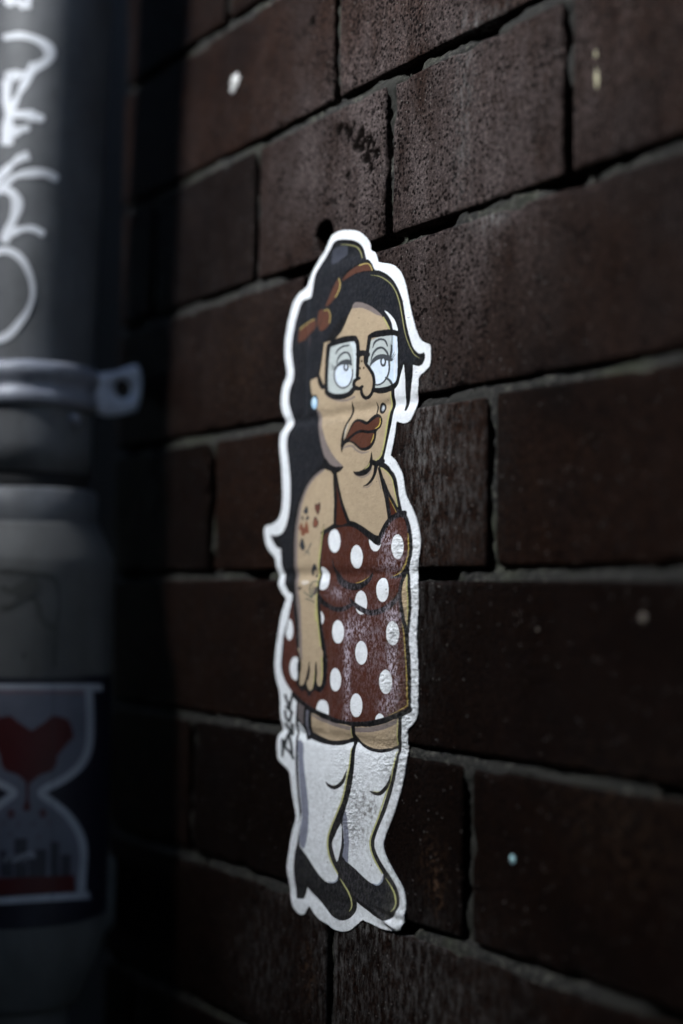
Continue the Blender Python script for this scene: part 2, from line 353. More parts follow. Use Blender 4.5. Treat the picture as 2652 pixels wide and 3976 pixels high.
# ------------------------------------------------------------------ the cut-out sticker: artwork drawn as filled curves
AX0, AY0, AW, AH = 1010, 870, 690, 2790
ZR = {'A': (1080, 860, .38265), 'B': (1080, 1260, .38265), 'C': (1020, 1760, .42092), 'D': (1040, 2300, .42092),
      'E': (1040, 2900, .42092), 'F': (1060, 2680, .12762), 'G': (1120, 2180, .12763), 'H': (1140, 1920, .11913), 'S': (0, 0, 1)}
SS = 1.0
def pts(s):
    """'A 1,2 3,4 B 5,6' -> artwork coordinates"""
    out = []; z = ZR['S']
    for tok in s.split():
        if tok in ZR: z = ZR[tok]; continue
        x, y = tok.split(','); out.append((z[0]+float(x)*z[2], z[1]+float(y)*z[2]))
    return np.array(out)
class Canvas:
    def __init__(s, x0, y0, w, h, k=1.0):
        s.x0, s.y0, s.k = x0, y0, k; s.w, s.h = int(w*k), int(h*k)
        s.c = np.zeros((s.h, s.w, 3), np.float32); s.a = np.zeros((s.h, s.w), np.float32)
    def mask(s, p):
        p = (np.asarray(p)-[s.x0, s.y0])*s.k; tg = np.zeros((s.h, s.w+1), np.int32)
        q = np.roll(p, -1, 0)
        for (x1, y1), (x2, y2) in zip(p, q):
            if y1 == y2: continue
            if y1 > y2: x1, y1, x2, y2 = x2, y2, x1, y1
            r = np.arange(max(0, math.ceil(y1-.5)), min(s.h, math.ceil(y2-.5)))
            if len(r) == 0: continue
            x = x1+(r+.5-y1)*(x2-x1)/(y2-y1)
            tg[r, np.clip(np.round(x), 0, s.w).astype(int)] ^= 1
        return (np.cumsum(tg, 1)[:, :s.w] % 2).astype(bool)
    def fill(s, p, col, smooth=4, clip=None, alpha=1.0, ret=False):
        if isinstance(p, str): p = pts(p)
        if smooth: p = spl(p, smooth, True)
        m = s.mask(p)
        if clip is not None: m &= clip
        s.c[m] = s.c[m]*(1-alpha)+np.array(col)*alpha; s.a[m] = 1
        return m
    def stroke(s, p, w, col, clip=None, n=10, alpha=1.0, closed=False):
        if isinstance(p, str): p = pts(p)
        N = len(p)
        p2 = spl(p, n, closed); p2 = (p2-[s.x0, s.y0])*s.k
        w = np.atleast_1d(np.asarray(w, float))*s.k*(1.28 if sum(col) < .03 else (1.0 if s.w < 800 else 1))
        ww = np.interp(np.linspace(0, 1, len(p2)), np.linspace(0, 1, len(w)), w)/2
        m = np.zeros((s.h, s.w), bool)
        segs = list(zip(p2[:-1], p2[1:], ww[:-1], ww[1:]))
        if closed: segs.append((p2[-1], p2[0], ww[-1], ww[0]))
        for a, b, ra, rb in segs:
            r = max(ra, rb)+1
            xa, xb = int(max(0, min(a[0], b[0])-r)), int(min(s.w, max(a[0], b[0])+r+1))
            ya, yb = int(max(0, min(a[1], b[1])-r)), int(min(s.h, max(a[1], b[1])+r+1))
            if xa >= xb or ya >= yb: continue
            yy, xx = np.mgrid[ya:yb, xa:xb]+.5
            dx, dy = b-a; l2 = dx*dx+dy*dy+1e-9
            t = np.clip(((xx-a[0])*dx+(yy-a[1])*dy)/l2, 0, 1)
            m[ya:yb, xa:xb] |= np.hypot(xx-a[0]-t*dx, yy-a[1]-t*dy) < ra+(rb-ra)*t
        if clip is not None: m &= clip
        s.c[m] = s.c[m]*(1-alpha)+np.array(col)*alpha; s.a[m] = 1
        return m
    def ell(s, c, rx, ry, col, clip=None, rot=0, alpha=1.0):
        c = pts(c)[0] if isinstance(c, str) else c
        t = np.linspace(0, 2*math.pi, 40, endpoint=False)
        x, y = rx*np.cos(t), ry*np.sin(t)
        p = np.stack([c[0]+x*math.cos(rot)-y*math.sin(rot), c[1]+x*math.sin(rot)+y*math.cos(rot)], -1)
        return s.fill(p, col, 0, clip, alpha)
    def blur(s, k=1):
        for _ in range(k):
            for ax in (0, 1):
                s.c = (np.roll(s.c, 1, ax)+2*s.c+np.roll(s.c, -1, ax))/4
    def sample(s, px, py, arr):
        x = (px-s.x0)*s.k-.5; y = (py-s.y0)*s.k-.5
        ix = np.clip(np.floor(x).astype(int), 0, s.w-2); iy = np.clip(np.floor(y).astype(int), 0, s.h-2)
        fx = np.clip(x-ix, 0, 1); fy = np.clip(y-iy, 0, 1)
        if arr.ndim == 3: fx = fx[..., None]; fy = fy[..., None]
        return (arr[iy, ix]*(1-fx)+arr[iy, ix+1]*fx)*(1-fy)+(arr[iy+1, ix]*(1-fx)+arr[iy+1, ix+1]*fx)*fy

WH = (.80, .825, .85); BK = (.004, .0045, .005); HR = (.010, .0115, .0145); SK = (.42, .325, .218); SH = (.20, .165, .155)
RD = (.066, .019, .0105); RB = (.095, .040, .027); YL = (.44, .41, .17); LN = (.47, .51, .50); EY = (.66, .74, .84); PU = (.22, .235, .30)
z1 = .38265; z2 = .42092
K = Canvas(AX0, AY0, AW, AH)
OUTL = pts('A 650,92 700,85 790,92 850,115 905,165 935,225 942,285 985,315 1010,355 1022,408 1070,420 1140,430 1200,455 1250,510 1280,570 1305,640 1325,730 1345,830 1365,930 1390,1030 1410,1100 1435,1160 1470,1215 1540,1245 1555,1275 1557,1330 1557,1400 1545,1470 1500,1520 '
           'B 1437,545 1430,650 1410,800 1390,900 1350,975 1300,1005 1250,1000 1215,985 1205,1030 1200,1080 1180,1200 1150,1330 1200,1380 1240,1440 1265,1500 C 1240,80 1280,140 1300,200 1315,290 1330,380 1360,450 1400,530 1430,610 1450,700 1465,800 1465,860 1455,940 1440,1030 1425,1090 1440,1180 1447,1280 1447,1400 1443,1500 '
           'D 1398,100 1392,250 1383,400 1390,550 1398,700 1398,860 1395,1000 1390,1120 1370,1180 1340,1225 1300,1270 1300,1340 1295,1450 E 1290,100 1275,220 1250,350 1215,480 1180,590 1140,700 1100,800 1075,890 1078,940 1100,1010 1150,1110 1200,1200 1245,1280 1270,1360 1283,1450 1280,1530 1272,1620 1252,1685 1200,1697 1120,1690 1050,1672 960,1635 900,1610 878,1598 860,1615 810,1660 770,1690 720,1705 660,1700 600,1675 560,1640 480,1590 420,1520 390,1470 375,1490 350,1535 320,1550 280,1530 240,1480 220,1420 205,1330 195,1240 182,1130 185,1060 200,960 215,860 235,760 262,670 258,600 240,500 225,400 215,300 200,225 150,170 110,130 95,90 90,40 '
           'D 88,1400 95,1340 110,1300 130,1270 128,1200 120,1100 120,1000 110,900 90,830 72,730 70,640 80,520 95,420 110,320 130,200 165,90 C 218,1340 180,1280 155,1230 150,1190 145,1130 130,1050 120,970 80,920 45,860 25,780 20,710 40,670 90,655 140,620 170,560 185,480 190,380 185,250 180,120 '
           'B 25,1300 22,1180 35,1100 60,1060 78,1000 75,960 50,880 38,790 45,690 65,600 90,540 100,500 90,430 78,350 75,250 80,150 A 105,1040 125,960 150,860 180,790 220,730 270,680 310,620 340,550 365,480 400,410 440,350 480,300 510,230 550,150 600,110')
def corner_spl(p, n=5, ang=55):          # smooth outline that keeps its sharp notches
    N = len(p); corner = []
    for i in range(N):
        a = p[i]-p[i-1]; b = p[(i+1) % N]-p[i]
        c = np.dot(a, b)/(np.linalg.norm(a)*np.linalg.norm(b)+1e-9)
        corner.append(c < math.cos(math.radians(ang)))
    ci = [i for i in range(N) if corner[i]]
    if not ci: return spl(p, n, True)
    out = []
    for a, b in zip(ci, ci[1:]+[ci[0]+N]):
        seg = np.array([p[i % N] for i in range(a, b+1)])
        out.append(spl(seg, n)[:-1])
    return cat(out)
OUT = corner_spl(OUTL)
K.fill(OUT, WH, 0)
inside = K.a > 0
# black figure silhouette (hair, line work)
BLK = corner_spl(pts('A 640,185 720,185 790,200 840,235 870,290 890,350 900,385 930,390 960,430 990,490 1040,500 1110,535 1170,590 1215,660 1250,740 1275,820 1290,920 1310,1040 1335,1150 1370,1260 1400,1310 1440,1340 1490,1330 1500,1360 1495,1400 1470,1450 1430,1470 1390,1460 '
    'B 1378,410 1375,500 1360,640 1345,720 1325,800 1310,865 1298,878 1285,865 1290,800 1298,720 1300,620 1295,520 1283,400 1260,480 1240,560 1225,610 1190,650 1190,760 1180,860 1160,1000 1140,1090 1120,1180 1100,1270 1080,1360 1072,1395 1110,1420 1150,1460 1180,1510 '
    'C 1170,120 1210,170 1240,230 1255,310 1265,390 1280,460 1295,530 1320,535 1350,600 1370,680 1385,780 1393,850 1390,920 1370,1010 1345,1070 1352,1120 1370,1200 1380,1320 1382,1430 D 1335,150 1320,300 1310,430 1322,560 1330,700 1332,850 1332,1000 1325,1100 1300,1120 1248,1150 1245,1250 1235,1400 E 1228,0 1215,120 1190,260 1150,420 1100,580 1050,700 1010,800 990,880 1000,950 1040,1040 1090,1120 1150,1210 1195,1290 1222,1380 1225,1450 1205,1520 1170,1570 1110,1598 1050,1590 980,1555 920,1510 860,1465 822,1432 818,1480 800,1530 760,1580 710,1600 660,1595 600,1560 540,1490 480,1420 420,1360 366,1293 350,1350 335,1400 300,1402 268,1395 258,1330 250,1220 245,1100 255,980 275,890 290,800 300,700 300,620 290,520 280,420 270,300 262,150 '
    'D 265,1400 262,1200 272,1000 238,930 190,860 155,790 130,700 130,620 140,500 150,400 165,340 190,250 215,130 240,30 C 285,1300 250,1280 225,1240 205,1190 200,1120 185,1050 178,960 175,880 140,870 110,830 85,780 80,745 110,760 150,755 190,730 220,670 240,600 255,500 262,400 260,250 250,120 '
    'B 102,1307 95,1250 95,1180 110,1110 140,1050 155,990 140,900 118,810 115,720 130,640 155,570 168,500 160,420 148,340 142,250 A 150,1190 170,1080 190,990 215,900 240,830 270,790 340,775 355,700 370,600 390,520 430,440 480,370 530,290 570,220 600,195'))
fig = K.fill(BLK, BK, 0)
# hair is a touch lighter than its outline
K.fill('A 640,215 720,215 790,232 830,270 860,340 880,400 700,500 640,600 660,620 760,545 880,520 1000,520 1100,560 1170,620 1210,700 1240,800 1260,940 1290,1080 1320,1200 1370,1320 1420,1380 B 1340,420 1300,380 1240,420 1200,500 1100,60 1000,-60 700,-100 480,200 430,480 340,560 340,700 400,900 440,1200 460,1400 C 500,150 400,300 310,500 280,800 270,1100 240,1200 220,1120 200,1000 190,850 150,780 240,680 280,500 275,200 B 115,1300 115,1180 160,1040 140,800 185,540 165,300 A 180,1150 230,900 300,800 360,780 390,600 450,440 550,290', HR, 3, fig)
# forehead, face, throat, chest
face = K.fill('A 800,825 870,830 950,865 1020,920 1070,975 1110,1040 1135,1095 B 1160,200 1160,600 1155,670 1155,760 1140,880 1120,1000 1100,1120 1085,1220 1060,1320 1030,1370 1000,1385 1040,1420 C 1075,130 1090,180 1110,280 1130,380 1150,500 1165,600 1110,680 1075,760 1010,730 940,680 870,640 800,620 760,520 725,400 700,280 690,180 B 600,1460 560,1430 520,1400 480,1350 445,1230 425,1100 410,960 400,850 350,700 340,640 340,565 400,540 425,490 445,420 460,300 475,190 A 560,1215 600,1180 650,1120 690,1040 720,960 760,880', SK, 2)
K.fill('A 790,822 870,828 950,862 1010,905 1065,960 1000,945 930,905 850,878 760,880', SH, 3)
K.fill('B 395,850 430,900 445,1000 470,1110 500,1200 550,1300 610,1380 670,1445 600,1462 530,1430 480,1350 445,1230 425,1100 408,960', SH, 3)
K.fill('C 745,130 700,170 560,165 580,60 640,60', SH, 2, alpha=0)
K.stroke('A 1075,975 1112,1040 1140,1098', 6, YL)
K.stroke('B 1148,690 1148,790 1133,900 1112,1020 1092,1150 1068,1270 1040,1345 995,1378', [4, 6, 7, 7, 6, 6, 4], YL)
K.stroke('B 470,200 455,310 440,420 425,500', 3, BK)
K.fill('A 1088,905 1140,940 1190,1000 1215,1070 1220,1110 1175,1100 1160,1030 1125,960', WH, 3)
# hair gleam lines
OL = (.30, .29, .13)
K.stroke('A 640,235 720,238 790,255 830,300 860,375', [1, 3, 4, 4, 2], OL)
K.stroke('A 950,545 1040,560 1130,615 1190,690 1230,790 1255,900 1275,1020 1300,1150 1340,1260 1390,1350 1450,1392', [1, 3, 4, 4, 4, 4, 4, 3, 3, 3, 1], OL)
K.fill('A 560,300 620,260 700,250 700,330 640,380 590,420 540,420', (.06, .065, .085), 4, alpha=.8)
# band and bow
K.fill('A 655,605 690,550 750,490 830,445 910,425 945,450 962,495 880,505 800,525 720,570', RB, 3)
K.stroke('A 830,445 910,427 945,452 962,495', 4, (.42, .33, .12))
K.fill('A 488,862 530,760 570,660 622,578 638,610 630,690 590,770 530,840', RB, 3); K.stroke('A 622,580 638,640 620,710 590,770', 3.5, (.42, .33, .12))
K.fill('A 410,970 425,910 462,893 455,960 430,1040 405,1070', RB, 3)
K.fill('A 470,915 510,895 535,950 530,1030 500,1080 450,1110 420,1090 445,1010', RB, 3); K.stroke('A 475,905 512,897 537,950 530,1030', 3, (.42, .33, .12))
K.fill('A 220,1110 270,1050 380,992 385,1080 330,1140 250,1210 212,1225', RB, 2); K.stroke('A 225,1100 275,1045 375,992', 3, (.42, .33, .12))
K.stroke('A 332,1180 325,1230 312,1290', [5, 4, 1], (.07, .05, .055))
# ear and ear stud
K.stroke('B 415,505 432,580 452,625 490,640', [8, 13, 15, 12], BK)
K.ell('B 378,792', 13.5, 30, BK, rot=.05); K.ell('B 376,798', 11.5, 24, (.36, .58, .78)); K.ell('B 372,785', 6, 14, (.62, .78, .9))
# soft shadows printed under the features
K.stroke('B 500,715 600,765 700,768 780,735', 9, SH, alpha=.8); K.stroke('B 660,1262 700,1240 760,1235 800,1272 860,1302 925,1290', [3, 8, 9, 9, 9, 4], SH, alpha=.8)
K.stroke('B 800,1530 860,1550 920,1520 960,1460', [4, 8, 8, 4], SH, alpha=.7); K.stroke('C 930,318 980,310 1020,270', [3, 6, 4], SH, alpha=.7); K.stroke('B 850,640 860,730 900,765', 6, SH, alpha=.7)
# lens panes
lensL = K.fill('B 535,225 600,195 700,168 792,160 806,230 808,400 803,530 772,570 765,630 720,690 650,708 560,708 508,690 500,600 508,450 518,300', LN, 2)
K.fill('B 735,170 792,162 806,230 808,400 803,540 765,560 775,400 765,260', (.62, .68, .70), 2, lensL)
lensR = K.fill('B 955,160 1000,138 1080,120 1150,112 1215,125 1222,200 1220,400 1215,520 1195,590 1150,630 1060,645 990,645 985,560 960,470 912,400 918,300 933,200', LN, 2)
K.fill('B 1152,105 1225,120 1225,420 1210,560 1170,610 1130,540 1150,420 1152,250', (.60, .70, .82), 2, lensR)
K.fill('B 1185,120 1205,125 1205,400 1190,580 1180,500 1188,300', (.74, .78, .84), 2, lensR)
# left eye
DG = (.055, .062, .07)
K.ell('B 672,520', 88*z1, 112*z1, EY, lensL); K.stroke('B 585,450 578,530 600,600 640,640 690,640 735,600 760,530 765,460', 5.5, DG, lensL)
K.fill('B 568,470 600,410 650,368 710,352 750,375 755,420 710,402 650,412 600,440', DG, 3, lensL)
K.ell('B 697,432', 27*z1, 45*z1, DG); K.ell('B 697,432', 11*z1, 24*z1, EY)
K.stroke('B 590,302 620,255 670,222 725,214', [3, 7, 7.5, 6], DG, lensL); K.stroke('B 600,400 622,335 668,290 712,288 738,325 748,372', [3, 7, 8, 8, 7, 5], DG, lensL)
for a in ('B 600,440 560,420 545,392', 'B 600,445 560,440 538,425', 'B 600,450 560,458 538,452'): K.stroke(a, [4, 2.5, 1], DG)
# right eye
K.fill('B 950,425 1000,375 1070,350 1125,372 1132,440 1120,520 1085,575 1040,602 990,592 978,520', EY, 3, lensR)
K.stroke('B 1132,370 1136,450 1120,520 1080,582 1030,612 985,610', 6.5, DG, lensR)
K.fill('B 935,430 955,365 1005,315 1070,300 1130,318 1170,350 1165,372 1110,368 1060,352 1010,364 960,405', DG, 3, lensR)
K.ell('B 1074,377', 31*z1, 54*z1, DG); K.ell('B 1074,377', 13*z1, 27*z1, EY)
K.stroke('B 968,238 990,180 1040,152 1090,162 1118,218', [3, 8, 9, 8, 5], DG, lensR); K.stroke('B 950,365 975,290 1020,243 1070,240 1110,280 1132,335', [3, 8, 9, 9, 8, 5], DG, lensR)
K.stroke('B 1145,335 1158,270 1160,200', [9, 9, 7], DG, lensR); K.stroke('B 1162,195 1164,120', 9, (.32, .36, .38), lensR)
K.stroke('B 1100,540 1140,570 1168,615', [7, 10, 10], DG, lensR); K.fill('B 1100,575 1150,625 1060,640', LN, 0)
for a in ('B 1120,345 1160,330 1190,280', 'B 1130,350 1165,345 1200,300', 'B 1120,355 1160,358 1195,345'): K.stroke(a, [6, 4, 1], DG)
# nose
K.fill('B 845,325 885,325 897,390 930,440 965,500 975,580 965,660 930,712 900,722 868,690 855,640 800,612 783,590 805,570 838,562 833,480 833,400', SK, 3)
K.stroke('B 912,410 945,450 966,520 974,590 966,650', [2, 5, 5, 5, 2], YL)
K.stroke('B 892,325 893,390 935,450 970,510 982,590 970,670 935,730 895,745 862,710 848,645', [10, 10, 10, 10, 9, 9, 10, 11, 10, 8], BK)
K.stroke('B 832,545 790,568 776,600 790,645 835,650 862,630', [9, 11, 10, 12, 11, 9], BK); K.fill('B 800,598 835,582 870,600 855,612 800,612', SK, 2)
for c in ('B 856,372', 'B 840,445', 'B 876,442'): K.ell(c, 3.6, 5.4, (.07, .05, .025))
# glasses frame
K.stroke('B 522,215 600,178 700,150 785,142', [13, 19, 20, 17], BK); K.stroke('B 785,142 812,190 820,300 816,420 812,530', [16, 12, 11, 11, 10], BK)
K.stroke('B 522,215 510,300 500,450 496,600 500,690', [14, 12, 11, 11, 12], BK); K.stroke('B 500,690 560,728 650,732 730,705 780,650 810,645', [13, 17, 17, 15, 13, 12], BK)
K.stroke('B 945,120 1000,100 1080,88 1160,80 1215,92', [14, 19, 20, 19, 15], BK); K.stroke('B 938,125 925,200 912,300 905,380', [13, 11, 11, 9], BK)
K.stroke('B 975,665 1040,672 1110,660 1180,630 1215,590', [12, 18, 18, 16, 10], BK); K.stroke('B 1225,120 1232,300 1230,480 1212,590', 5, BK)
K.stroke('B 825,305 868,290 912,305', [18, 17, 18], BK); K.stroke('B 490,620 455,640', 11, BK)
# cheek, piercing, mouth, chin
K.stroke('B 758,785 758,850 742,930 710,1000 682,1070 664,1150 656,1230 655,1300', [1, 6, 6, 6, 7, 8, 9, 1], BK)
K.stroke('B 720,1000 692,1080 678,1160', [1, 3.5, 1], (.7, .68, .6))
K.stroke('B 997,785 1008,840 1004,905', [1, 5, 4], BK)
K.ell('B 1058,850', 13, 22, BK); K.ell('B 1060,850', 6, 12, (.27, .29, .32)); K.ell('B 1062,846', 3, 6, (.55, .57, .6))
K.fill('B 660,1215 700,1130 740,1040 780,975 820,958 870,968 910,985 940,955 980,918 1020,908 1055,935 1066,985 1050,1040 1008,1085 1000,1150 975,1220 930,1270 870,1284 820,1260 780,1220 730,1195 690,1215 662,1255', BK, 3)
RL = (.095, .035, .022)
K.fill('B 695,1165 730,1090 770,1015 810,985 860,998 905,1020 950,988 1000,948 1035,940 1045,985 1030,1030 990,1062 930,1076 870,1068 820,1075 770,1105', RL, 3)
K.fill('B 735,1175 790,1122 850,1097 920,1107 982,1104 975,1150 950,1210 900,1245 850,1250 810,1222 775,1188', RL, 3)
K.stroke('B 1042,950 1044,990 1028,1032 992,1058', [2, 4, 4, 2], (.5, .38, .1)); K.stroke('B 978,1110 972,1150 950,1200', [2, 4, 2], (.5, .38, .1))
K.stroke('B 955,1292 955,1340 950,1400 932,1450 895,1490 850,1512 800,1512 775,1495', [1, 6, 11, 15, 18, 17, 10, 3], BK)
K.stroke('B 940,1400 920,1440 885,1470', [1, 4, 1], YL)
K.stroke('B 960,1395 1010,1412 1065,1385', [15, 18, 16], BK)
K.stroke('B 478,1375 510,1440 570,1475 620,1470 668,1446', [12, 20, 22, 16, 3], BK)
K.stroke('C 1055,110 1040,190 1010,250 970,290 930,305', [12, 9, 8, 6, 1], BK)
# near shoulder and arm
arm = K.fill('C 555,150 470,220 410,310 370,400 345,480 330,560 310,680 300,820 300,960 300,1100 310,1250 320,1400 335,1540 D 288,300 292,450 300,560 318,650 305,740 295,830 310,862 340,850 368,760 388,660 440,660 505,640 495,480 478,250 470,100 C 520,1250 520,1100 525,950 540,800 562,715 620,700 665,665 668,560 665,400 660,200 600,155', SK, 2)
ARS = 'C 560,150 470,215 400,310 358,410 335,500 318,600 302,750 298,900 298,1050 306,1250 322,1400 D 280,150 288,250 296,400 300,520 330,650'
K.stroke(ARS, [14, 22, 26, 26, 26, 26, 26, 26, 26, 26, 28, 26, 22, 18, 14, 3], SH, arm)
# far shoulder, far forearm
K.fill('C 1092,130 1150,165 1195,230 1215,310 1238,430 1250,515 1215,450 1155,350 1120,260', SK, 2)
K.stroke('C 1098,135 1155,175 1198,235 1216,310 1240,430 1250,500', 4, YL)
K.fill('C 1150,370 1190,440 1245,545 1200,570 1175,592 1160,480', RD, 0)
K.stroke('C 1155,360 1190,440 1240,540', 3, (.5, .38, .1))
K.fill('C 1312,1105 1332,1170 1345,1300 1350,1400 1345,1540 D 1292,330 1272,220 1250,100 C 1283,1350 1290,1200', (.5, .38, .24), 2)
K.stroke('C 1318,1110 1335,1200 1345,1320 1347,1450 D 1300,100 1297,200 1292,320', [3, 5, 5, 5, 5, 4, 2], YL)
# dress
dress = K.fill('C 572,760 620,720 680,690 760,675 830,680 890,710 950,760 1010,810 1072,850 1110,740 1150,670 1200,612 1250,592 1308,600 1335,680 1355,800 1360,900 1345,980 1310,1050 1285,1110 1285,1250 1270,1370 D 1240,200 1262,330 1275,470 1283,600 1290,750 1300,900 1298,1060 1230,1095 1150,1130 1050,1170 960,1190 850,1200 760,1195 650,1180 540,1140 440,1090 360,1040 300,990 230,910 180,830 150,750 142,650 152,500 168,400 200,250 232,100 250,40 255,200 270,350 280,500 300,640 290,760 280,850 320,915 360,900 395,955 435,900 490,925 520,840 535,700 525,550 505,350 490,150 C 530,1300 535,1100 545,950 560,850', RD, 2)
dress &= ~arm
for c, rx, ry in (('C 670,808', 56, 108), ('C 875,955', 56, 108), ('C 1045,800', 57, 106), ('C 1253,862', 58, 114), ('C 556,1155', 56, 106), ('C 1112,1260', 58, 111), ('C 915,1378', 56, 110),
                  ('D 205,342', 36, 98), ('D 468,240', 52, 82), ('D 655,364', 56, 107), ('D 1160,376', 61, 112), ('D 870,557', 56, 109), ('D 630,805', 54, 107), ('D 262,702', 52, 108), ('D 1095,825', 60, 112), ('D 823,1042', 57, 109), ('D 507,1095', 54, 105), ('D 1042,1220', 50, 104)):
    K.ell(c, rx*z2, ry*z2, WH, dress, rot=-.02)
YD = (.40, .30, .07)
K.stroke('C 800,1205 860,1202 940,1170 1000,1110', [1, 4, 4, 1], YD); K.stroke('C 1190,1138 1260,1100 1315,1040 1347,960 1357,870 1350,740', [3, 6, 6, 5, 5, 2], YD)
K.stroke('C 770,1420 835,1378', [1, 4], YD); K.stroke('C 1110,1432 1200,1385 1262,1300 1275,1180', [1, 4, 4, 3], YD)
K.stroke('D 1235,200 1262,370 1275,520 1286,700 1295,880 1297,1045', 4, YD); K.stroke('D 1297,1045 1200,1100 1120,1135', [4, 3, 1], YD)
K.stroke('C 560,735 620,702 670,672 750,650 830,652 890,680 950,722 1010,772 1075,828', [12, 14, 16, 17, 17, 17, 17, 17, 16], BK)
K.stroke('C 1075,828 1105,745 1150,655 1200,598 1255,572 1315,552', [12, 15, 15, 15, 16, 17], BK)
K.stroke('C 1305,560 1345,640 1368,740 1378,850 1372,930 1355,1010 1330,1075', 11, BK)
K.stroke('C 652,965 662,1050 700,1145 760,1205 850,1232 930,1210 980,1160 1006,1100', [1, 6, 16, 21, 22, 18, 14, 2], BK)
K.stroke('C 1168,1145 1230,1138 1285,1112 1330,1075', [2, 10, 13, 15], BK)
K.stroke('C 520,1310 560,1375 620,1418 700,1440 770,1428 842,1388', [11, 14, 14, 15, 14, 10], BK)
K.stroke('C 808,1335 850,1388 920,1440 1000,1470 1080,1458 1160,1418 1225,1362 1265,1300', [3, 12, 16, 17, 17, 17, 15, 10], BK)
K.stroke('C 1300,1110 1285,1200 1275,1310 1285,1420 1305,1540 D 1275,310 1295,420', [14, 11, 11, 11, 12, 12, 12], BK)
K.stroke('D 240,940 300,1000 370,1058 450,1108 550,1155 650,1192 760,1215 860,1218 960,1207 1060,1185 1160,1152 1250,1118 1320,1085', [13, 15, 16, 17, 17, 17, 17, 17, 17, 17, 17, 17, 17], BK)
# arm line work and hand
K.stroke('D 470,0 480,150 490,300 508,450 522,600 522,740 512,850 490,895', [9, 9, 10, 11, 12, 12, 12, 10], BK)
K.stroke('C 572,655 552,800 538,950 529,1100 522,1250 515,1400 515,1550', [2, 5, 7, 8, 8, 8, 9], BK)
K.stroke('C 572,668 555,760 540,870 525,1000 512,1150 503,1300 498,1450 498,1545', [1, 4, 6, 6, 6, 6, 6, 6], YL)
K.stroke('D 452,50 460,200 476,360 492,500 496,600', [6, 6, 6, 5, 3], YL)
K.stroke('D 245,0 258,180 275,320 283,450 300,600 306,700 292,790 284,850', [9, 9, 10, 11, 10, 10, 9, 9], BK)
K.fill('D 285,820 300,600 520,600 530,780 515,890 485,920 450,900 420,905 400,955 375,950 355,895 310,895', BK, 3)
K.fill('D 296,560 318,655 308,740 300,840 318,858 342,840 365,755 386,660 392,640 378,760 366,850 392,905 415,890 428,840 438,740 450,640 460,760 460,840 482,868 502,845 512,740 508,620 495,500 300,500', SK, 2)
K.stroke('D 388,640 386,720 372,800', [2, 7, 8], BK); K.stroke('D 453,640 452,740 440,850', [2, 7, 8], BK)
K.stroke('D 418,890 432,820 440,720', [1, 3, 1], YL); K.stroke('D 492,850 503,740 500,600', [2, 4, 5], YL)
K.stroke('D 258,0 278,200 294,380 300,520 320,620', [9, 18, 22, 17, 4], SH, arm)
# straps
K.fill('C 675,190 700,330 730,460 765,570 790,640 690,660 680,560 685,400', RD, 2)
K.stroke('C 666,165 674,300 680,440 676,560 672,665', [6, 10, 10, 9, 8], BK); K.stroke('C 682,175 708,330 742,475 798,632', [5, 7, 9, 11], BK)
K.stroke('C 1082,140 1110,250 1130,330 1152,420 1178,595', [8, 11, 12, 12, 12], BK); K.stroke('C 1120,240 1160,350 1200,430 1252,528', [6, 8, 9, 10], BK)
K.stroke('C 1068,190 1100,330', [1, 5], SH, alpha=.7)
# tattoos
TB = (.03, .035, .04); TR = (.20, .075, .045); T2 = (.12, .045, .03)
K.fill('H 730,300 800,320 860,250 900,300 905,420 870,560 820,670 760,560 710,440', TB, 2); K.fill('H 735,320 800,345 860,290 885,330 885,430 850,550 818,640 770,550 725,430', T2, 2)
K.fill('H 720,730 770,740 800,830 835,880 830,980 780,1070 690,1080 650,1000 665,860', TB, 2); K.fill('H 730,770 760,780 785,850 815,900 805,990 760,1050 700,1055 668,990 685,870', TR, 2)
K.fill('H 440,380 490,440 490,600 440,640 340,580 380,480', TB, 3); K.fill('H 290,690 350,730 350,840 300,820', TB, 3); K.fill('H 450,720 500,690 530,760 480,840 430,830', TB, 3)
K.fill('H 420,900 480,930 520,1150 520,1260 420,1270 350,1350 280,1320 260,1180 200,1120 240,980 300,920 330,1050 380,1080', TR, 3)
K.fill('H 280,1440 340,1460 370,1600 400,1700 360,1830 290,1800 220,1680 240,1560', TB, 3); K.stroke('H 600,1580 560,1680 520,1780 440,1860 400,1960', [5, 5, 4, 5, 3], (.13, .13, .11)); K.stroke('H 420,1860 500,1880 530,1970', 5, (.15, .15, .12))
K.fill('G 810,60 850,120 875,220 820,270 760,300 750,430 700,420 690,280 740,160', TB, 2); K.ell('G 840,440', 5, 6, TB); K.ell('G 365,815', 8, 6, (.09, .07, .06))
for a in ('G 760,620 860,600 920,620', 'G 700,700 670,850 690,980 720,1090', 'G 500,920 580,1000 640,1040 720,1110', 'G 780,780 740,900 760,1000 720,1110', 'G 550,1130 660,1170 760,1210 810,1250', 'G 830,830 800,950 740,1090', 'G 760,620 700,740'): K.stroke(a, 4.5, (.10, .12, .09))
K.fill('G 830,800 900,780 880,980 780,1000', (.09, .075, .075), 3); K.fill('G 420,600 600,590 640,650 520,710 440,700', (.72, .66, .6), 3, alpha=.7)
